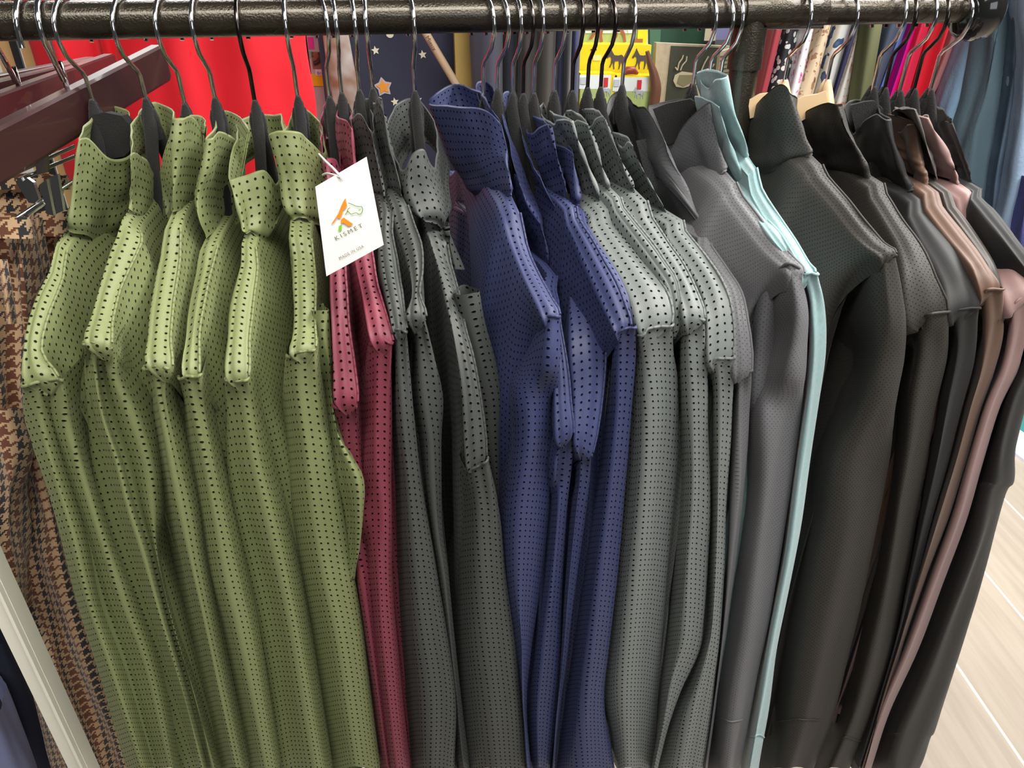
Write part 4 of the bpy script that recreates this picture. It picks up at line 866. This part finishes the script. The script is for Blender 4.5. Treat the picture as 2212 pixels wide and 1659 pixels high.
o = b.build('toy_saddle', plain('red_brown_resin', (.30, .05, .03), .4), origin=c); tag(o, 'small red-brown toy saddle between yellow box and cards', 'toy')

# green board with saddle-horse plaque, pages
bl, ex, ez = px_frame(1398, 20, 1600, 330, -.72); b = MB(); prism(b, [bl, bl+ex, bl+ex+ez, bl+ez], Vector((0, .02, 0)))
o = b.build('green_board', plain('bottle_green', (.025, .085, .050), .6, var=.15, vscale=8), origin=bl, smooth=False); tag(o, 'dark green display board behind the horse plaque', 'board')
b = MB(); prism(b, [W(1404, 57, -.70), W(1428, 57, -.70), W(1418, 240, -.70), W(1404, 240, -.70)][::-1], Vector((0, .01, 0))); o = b.build('green_ribbon', plain('mid_green', (.06, .16, .10), .7), origin=W(1410, 240, -.70), smooth=False); tag(o, 'lighter green hanging strip at the left of the green board', 'ribbon')
PL = empty('horse_plaque', W(1490, 240, -.62), 'olive plaque with a cream border and a cream saddled horse drawn on it', 'plaque')
pc = [(1418,92),(1580,100),(1566,300),(1408,292)]
b = MB(); prism(b, [W(x, y, -.62) for x, y in pc][::-1], Vector((0, .012, 0))); b.build('plaque_border', plain('oatmeal_linen', (.42, .35, .25), .8, var=.2, vscale=120), PL, smooth=False)
b = MB(); prism(b, [W(x, y, -.6188) for x, y in [(1450,99),(1556,103),(1545,292),(1430,284)]][::-1], Vector((0, .002, 0))); b.build('plaque_field', plain('dark_olive_cloth', (.040, .042, .028), .8, var=.15, vscale=100), PL, smooth=False)
def Z4(x, y): return (x/3.95+1400, y/3.95)
M_crm = plain('cream_inlay', (.48, .42, .30), .7); M_ol = plain('khaki_inlay', (.20, .18, .10), .7)
def pp(x, y, l=0): a = Z4(x, y); return W(a[0], a[1], -.617+l)
b = MB(); prism(b, [pp(x, y) for x, y in [(215,690),(230,640),(290,610),(400,625),(470,625),(505,640),(470,655),(455,690),(400,720),(300,750),(240,740)]][::-1], Vector((0, .001, 0)))
for leg in ([(232,575),(250,600),(262,540),(290,500),(300,470)], [(275,600),(290,560),(325,520),(330,480)], [(455,600),(480,540),(515,480)], [(480,600),(540,580),(565,545)]):
    for i in range(len(leg)-1): b.tube([pp(*leg[i]), pp(*leg[i+1])], .0012, 6)
prism(b, [pp(x, y) for x, y in [(400,730),(450,720),(478,790),(470,840),(440,850),(420,800)]][::-1], Vector((0, .001, 0)))
b.build('horse_inlay', M_crm, PL, smooth=False)
b = MB(); prism(b, [pp(x, y, .0012) for x, y in [(270,640),(380,640),(375,700),(300,740),(250,710)]][::-1], Vector((0, .001, 0))); prism(b, [pp(x, y, .0012) for x, y in [(410,630),(462,620),(465,680),(420,705)]][::-1], Vector((0, .001, 0))); b.build('saddle_inlay', M_ol, PL, smooth=False)
BK = empty('book', W(1572, 170, -.56), 'open book page with faint text lines left of the black post', 'book')
b = MB(); prism(b, [W(x, y, -.56) for x, y in [(1556,112),(1582,104),(1572,190),(1548,195)]][::-1], Vector((0, .01, 0))); b.build('page', plain('cream_paper', (.50, .44, .32), .7), BK, smooth=False)
b = MB()
for k in range(7): b.tube([W(1556, 122+k*9, -.559), W(1578, 119+k*9, -.559)], .0008, 4)
b.build('text_lines', plain('brown_print', (.12, .09, .06), .7), BK, smooth=False)
BK = empty('card_sign', W(1545, 80, -.60), 'cream card with lilac panel above the horse plaque', 'card')
patch(BK, 'card', M_crm, 1521, 30, 1545, 88, -.60); patch(BK, 'lilac_panel', plain('lilac', (.18, .18, .36), .6), 1543, 30, 1600, 86, -.602)

# ------------------------------------------------------------------ patterned clothes on the far rack, right
def printed(name, base, spots, scale, thr=.55, kind='noise', detail=2):
    m, nt, bs = newmat(name); uv = nt.nodes.new('ShaderNodeUVMap'); uv.uv_map = 'UVMap'
    if kind == 'noise':
        t = nt.nodes.new('ShaderNodeTexNoise'); t.inputs['Detail'].default_value = detail; out = t.outputs[0]
    else:
        t = nt.nodes.new('ShaderNodeTexVoronoi'); out = t.outputs['Distance']
    t.inputs['Scale'].default_value = scale; lk(nt, uv.outputs[0], t.inputs['Vector'])
    r = nt.nodes.new('ShaderNodeValToRGB'); r.color_ramp.interpolation = 'CONSTANT'
    e = r.color_ramp.elements; 
    if kind == 'noise': e[0].color = (*base, 1); e[1].position = thr; e[1].color = (*spots[0], 1)
    else: e[0].color = (*spots[0], 1); e[1].position = thr; e[1].color = (*base, 1)
    if len(spots) > 1:
        x = e.new(thr+.09 if kind == 'noise' else thr*.5); x.color = (*spots[1], 1)
    lk(nt, out, r.inputs[0]); lk(nt, r.outputs[0], bs.inputs['Base Color']); bs.inputs['Roughness'].default_value = .7
    return m
GC = 'colourful tops on the far rack at the right'
def far(mat, xs60, xs200, label, d=-.42, name='display_shirt', cat='top'):
    a, c = xs60; e, f = xs200
    rows = []
    for y in (-90, 60, 130, 200, 320):
        t = (y-60)/140.0; l = a+(e-a)*t; r = c+(f-c)*t
        rows.append((y, [l, l+(r-l)*.33, l+(r-l)*.67, r]))
    cloth(name, mat, rows, d, label, cat, GC, dep=.02, seed=a*.01, amp=.0015)
far(plain('near_black', (.02, .018, .02), .8), (1640, 1664), (1606, 1642), 'black top just right of the black post', -.44)
far(plain('lilac_blue', (.14, .15, .32), .7), (1660, 1670), (1640, 1650), 'thin lilac blue top beside the dark red one')
far(plain('dark_red', (.33, .035, .05), .7), (1668, 1692), (1636, 1658), 'dark red top, first warm colour right of the black post', -.40)
far(plain('orange', (.85, .22, .08), .7), (1691, 1699), (1658, 1664), 'thin orange top between dark red and black-and-white ones', -.43)
far(printed('black_white_print', (.02, .022, .03), [(.75, .75, .72)], 110, .40, 'voronoi'), (1697, 1728), (1656, 1700), 'black top printed with white stars', -.41)
far(plain('denim_grey_blue', (.14, .20, .32), .7), (1726, 1740), (1698, 1706), 'grey blue top right of the star-printed black one', -.44)
far(printed('pink_floral', (.82, .80, .84), [(.80, .25, .45), (.75, .05, .30)], 90, .60), (1738, 1758), (1701, 1726), 'white top with pink flowers', -.40)
far(plain('pale_blue', (.42, .56, .78), .7), (1756, 1774), (1726, 1738), 'pale blue top beside the pink floral one', -.43)
far(printed('paisley', (.80, .62, .42), [(.42, .22, .12), (.16, .08, .06)], 85, .56, detail=4), (1772, 1796), (1722, 1758), 'cream top with brown and orange paisley', -.40)
far(plain('soft_yellow', (.88, .74, .25), .7), (1794, 1806), (1756, 1766), 'soft yellow top right of the paisley one', -.43)
far(printed('navy_flowers', (.84, .84, .80), [(.06, .10, .22), (.10, .16, .34)], 48, .60, detail=1), (1804, 1842), (1764, 1802), 'white top with large navy flowers', -.40)
far(plain('navy_edge', (.03, .03, .09), .7), (1841, 1851), (1799, 1807), 'thin dark navy top after the navy flower one', -.39)
far(printed('coral_floral', (.82, .78, .72), [(.75, .35, .22), (.30, .18, .20)], 95, .58, detail=3), (1850, 1864), (1807, 1834), 'white top with coral flowers', -.42)
far(plain('bright_white', (.88, .88, .88), .7), (1862, 1872), (1832, 1852), 'plain bright white top left of the olive one', -.42)
far(plain('moss', (.17, .18, .085), .8), (1869, 1905), (1850, 1880), 'moss olive top right of the white one', -.39)
far(plain('straw', (.78, .62, .28), .7), (1903, 1914), (1872, 1884), 'thin straw yellow top right of the moss one', -.43)
far(plain('slate_blue_jersey', (.075, .10, .16), .7), (1912, 1946), (1876, 1896), 'slate blue top left of the blue one', -.40)
far(plain('cornflower', (.13, .20, .55), .7), (1944, 1958), (1892, 1908), 'cornflower blue top left of the magenta one', -.41)
far(plain('violet_navy', (.07, .06, .20), .7), (1956, 1966), (1906, 1922), 'violet navy top against the magenta one', -.44)
far(plain('hot_magenta', (.85, .0, .30), .7), (1963, 1982), (1918, 1938), 'hot magenta top left of the red ones', -.40)
far(plain('coral_red', (.85, .02, .08), .7), (1980, 2004), (1936, 1962), 'coral red top, left of the two red ones', -.39)
far(plain('poppy_red', (.78, .003, .02), .7), (2003, 2052), (1962, 2004), 'poppy red top, broader of the two red ones', -.40)
far(plain('dusty_rose', (.40, .16, .16), .7), (2050, 2084), (2000, 2020), 'dusty rose top beside the round end knob', -.42)
far(plain('dark_wine', (.045, .015, .02), .7), (2082, 2104), (2018, 2044), 'dark wine top left of the blue denim', -.46)
post(1850, 150, -.58, 520, 'dark panel closing off the far rack of colourful tops', plain('grey_panel', (.10, .10, .11), .8), 'divider_panel', 'panel', None)
GD = 'blue denim trousers at the right edge'
def den(nm, c, v=.2): return plain(nm, c, .85, var=v, vscale=26, bump=.0006, bscale=300)
cloth('denim_trousers', den('light_blue_denim', (.20, .32, .46)), [(-80,[2128,2146,2160]),(0,[2112,2134,2154]),(100,[2082,2112,2138]),(200,[2046,2078,2106]),(270,[2026,2052,2084]),(420,[1996,2020,2046])], -.34, 'light blue smooth trousers sweeping behind the round end knob', 'trousers', GD, seed=2, dep=.025)
cloth('denim_trousers', den('slate_blue_twill', (.095, .15, .19), .12), [(-80,[2160,2180,2200]),(0,[2146,2170,2194]),(200,[2104,2138,2176]),(300,[2076,2110,2156]),(450,[2056,2100,2140]),(620,[2090,2115,2135]),(800,[2070,2090,2110])], -.30, 'slate blue trousers with long soft folds, middle of the denim ones', 'trousers', GD, seed=3, dep=.03, amp=.006)
cloth('denim_trousers', den('speckled_denim', (.085, .13, .19), .5), [(-80,[2192,2204,2216]),(0,[2184,2198,2212]),(200,[2172,2186,2198]),(400,[2138,2152,2170]),(600,[2122,2140,2160]),(800,[2110,2130,2145])], -.29, 'speckled mid blue denim trousers, narrow band near the right edge', 'trousers', GD, seed=4, dep=.02, amp=.002)
cloth('denim_trousers', den('pale_washed_denim', (.26, .36, .50), .25), [(-80,[2212,2235,2260]),(0,[2204,2228,2256]),(200,[2194,2216,2244]),(400,[2168,2192,2222]),(520,[2146,2172,2206]),(700,[2160,2180,2210]),(850,[2165,2180,2200])], -.27, 'pale washed denim trousers at the right edge of the picture', 'trousers', GD, seed=5, dep=.025, amp=.003)
cloth('denim_trousers', den('violet_blue_denim', (.07, .075, .24), .35), [(380,[2212,2230,2250]),(480,[2192,2214,2240]),(600,[2182,2206,2232]),(720,[2190,2212,2240]),(850,[2196,2214,2240])], -.25, 'violet blue denim trousers low at the right edge', 'trousers', GD, seed=6, dep=.025, amp=.003)
cloth('denim_trousers', den('deep_blue_denim', (.04, .06, .12), .3), [(-80,[2120,2150,2180]),(100,[2110,2150,2200]),(300,[2060,2120,2200]),(500,[2040,2120,2220]),(700,[2060,2140,2240]),(860,[2090,2160,2240])], -.40, 'dark blue denim trousers hanging in shadow behind the paler denim', 'trousers', GD, seed=7, dep=.03, amp=.006)

# ------------------------------------------------------------------ floor, wall and what stands on the floor at the right
m, nt, bs = newmat('pale_wood_planks')
tc = nt.nodes.new('ShaderNodeTexCoord'); mp = nt.nodes.new('ShaderNodeMapping'); mp.inputs['Rotation'].default_value = (0, 0, math.radians(9.0)); lk(nt, tc.outputs['Object'], mp.inputs['Vector'])
sp = nt.nodes.new('ShaderNodeSeparateXYZ'); lk(nt, mp.outputs[0], sp.inputs[0])
PW = .272
xx = mnode(nt, 'MULTIPLY_ADD', sp.outputs[0], 1/PW, 100.0 + .22)
fx = mnode(nt, 'FRACT', xx); jd = mnode(nt, 'MINIMUM', fx, mnode(nt, 'SUBTRACT', 1.0, fx))
jm = nt.nodes.new('ShaderNodeMapRange'); jm.inputs[1].default_value = .006; jm.inputs[2].default_value = .016; jm.inputs[3].default_value = 1; jm.inputs[4].default_value = 0; lk(nt, jd, jm.inputs[0])
cx = nt.nodes.new('ShaderNodeCombineXYZ'); lk(nt, mnode(nt, 'MULTIPLY', sp.outputs[0], 38.0), cx.inputs[0]); lk(nt, mnode(nt, 'MULTIPLY', sp.outputs[1], 2.2), cx.inputs[1]); lk(nt, mnode(nt, 'FLOOR', xx), cx.inputs[2])
nz = nt.nodes.new('ShaderNodeTexNoise'); nz.inputs['Scale'].default_value = 1.2; nz.inputs['Detail'].default_value = 5; lk(nt, cx.outputs[0], nz.inputs['Vector'])
c1 = nt.nodes.new('ShaderNodeMix'); c1.data_type = 'RGBA'; c1.inputs[6].default_value = (.30, .25, .20, 1); c1.inputs[7].default_value = (.52, .45, .37, 1); lk(nt, nz.outputs[0], c1.inputs[0])
c2 = nt.nodes.new('ShaderNodeMix'); c2.data_type = 'RGBA'; lk(nt, jm.outputs[0], c2.inputs[0]); lk(nt, c1.outputs[2], c2.inputs[6]); c2.inputs[7].default_value = (.80, .74, .62, 1)
lk(nt, c2.outputs[2], bs.inputs['Base Color']); bs.inputs['Roughness'].default_value = .35
b = MB(); b.box((1.2, 1.2, -.02), (4.2, 4.2, .02)); o = b.build('floor', m, smooth=False); tag(o, kind='structure')
b = MB(); b.box((1.2, 3.6, 1.4), (4.2, .03, 1.4)); o = b.build('wall_back', plain('warm_white_wall', (.62, .60, .56), .8), smooth=False); tag(o, kind='structure')
A = FLR(2188, 1006); B_ = FLR(2230, 1024); 
b = MB(); q = FLR(2240, 985); b.box((q.x+.22, q.y+.1, .006), (.30, .32, .006)); o = b.build('floor_mat', plain('lilac_white_vinyl', (.62, .62, .72), .5), origin=q, smooth=False); tag(o, 'lilac white floor mat at the right edge beyond the last shirt', 'mat')
q = FLR(2208, 955); b = MB(); b.box((q.x+.20, q.y+.16, .15), (.16, .12, .14)); b.box((q.x+.20, q.y+.16, .295), (.168, .128, .008)); o = b.build('storage_bin', plain('teal_plastic', (.03, .30, .28), .4), origin=(q.x, q.y, .012), smooth=False); tag(o, 'teal green plastic bin just showing at the right edge', 'bin')
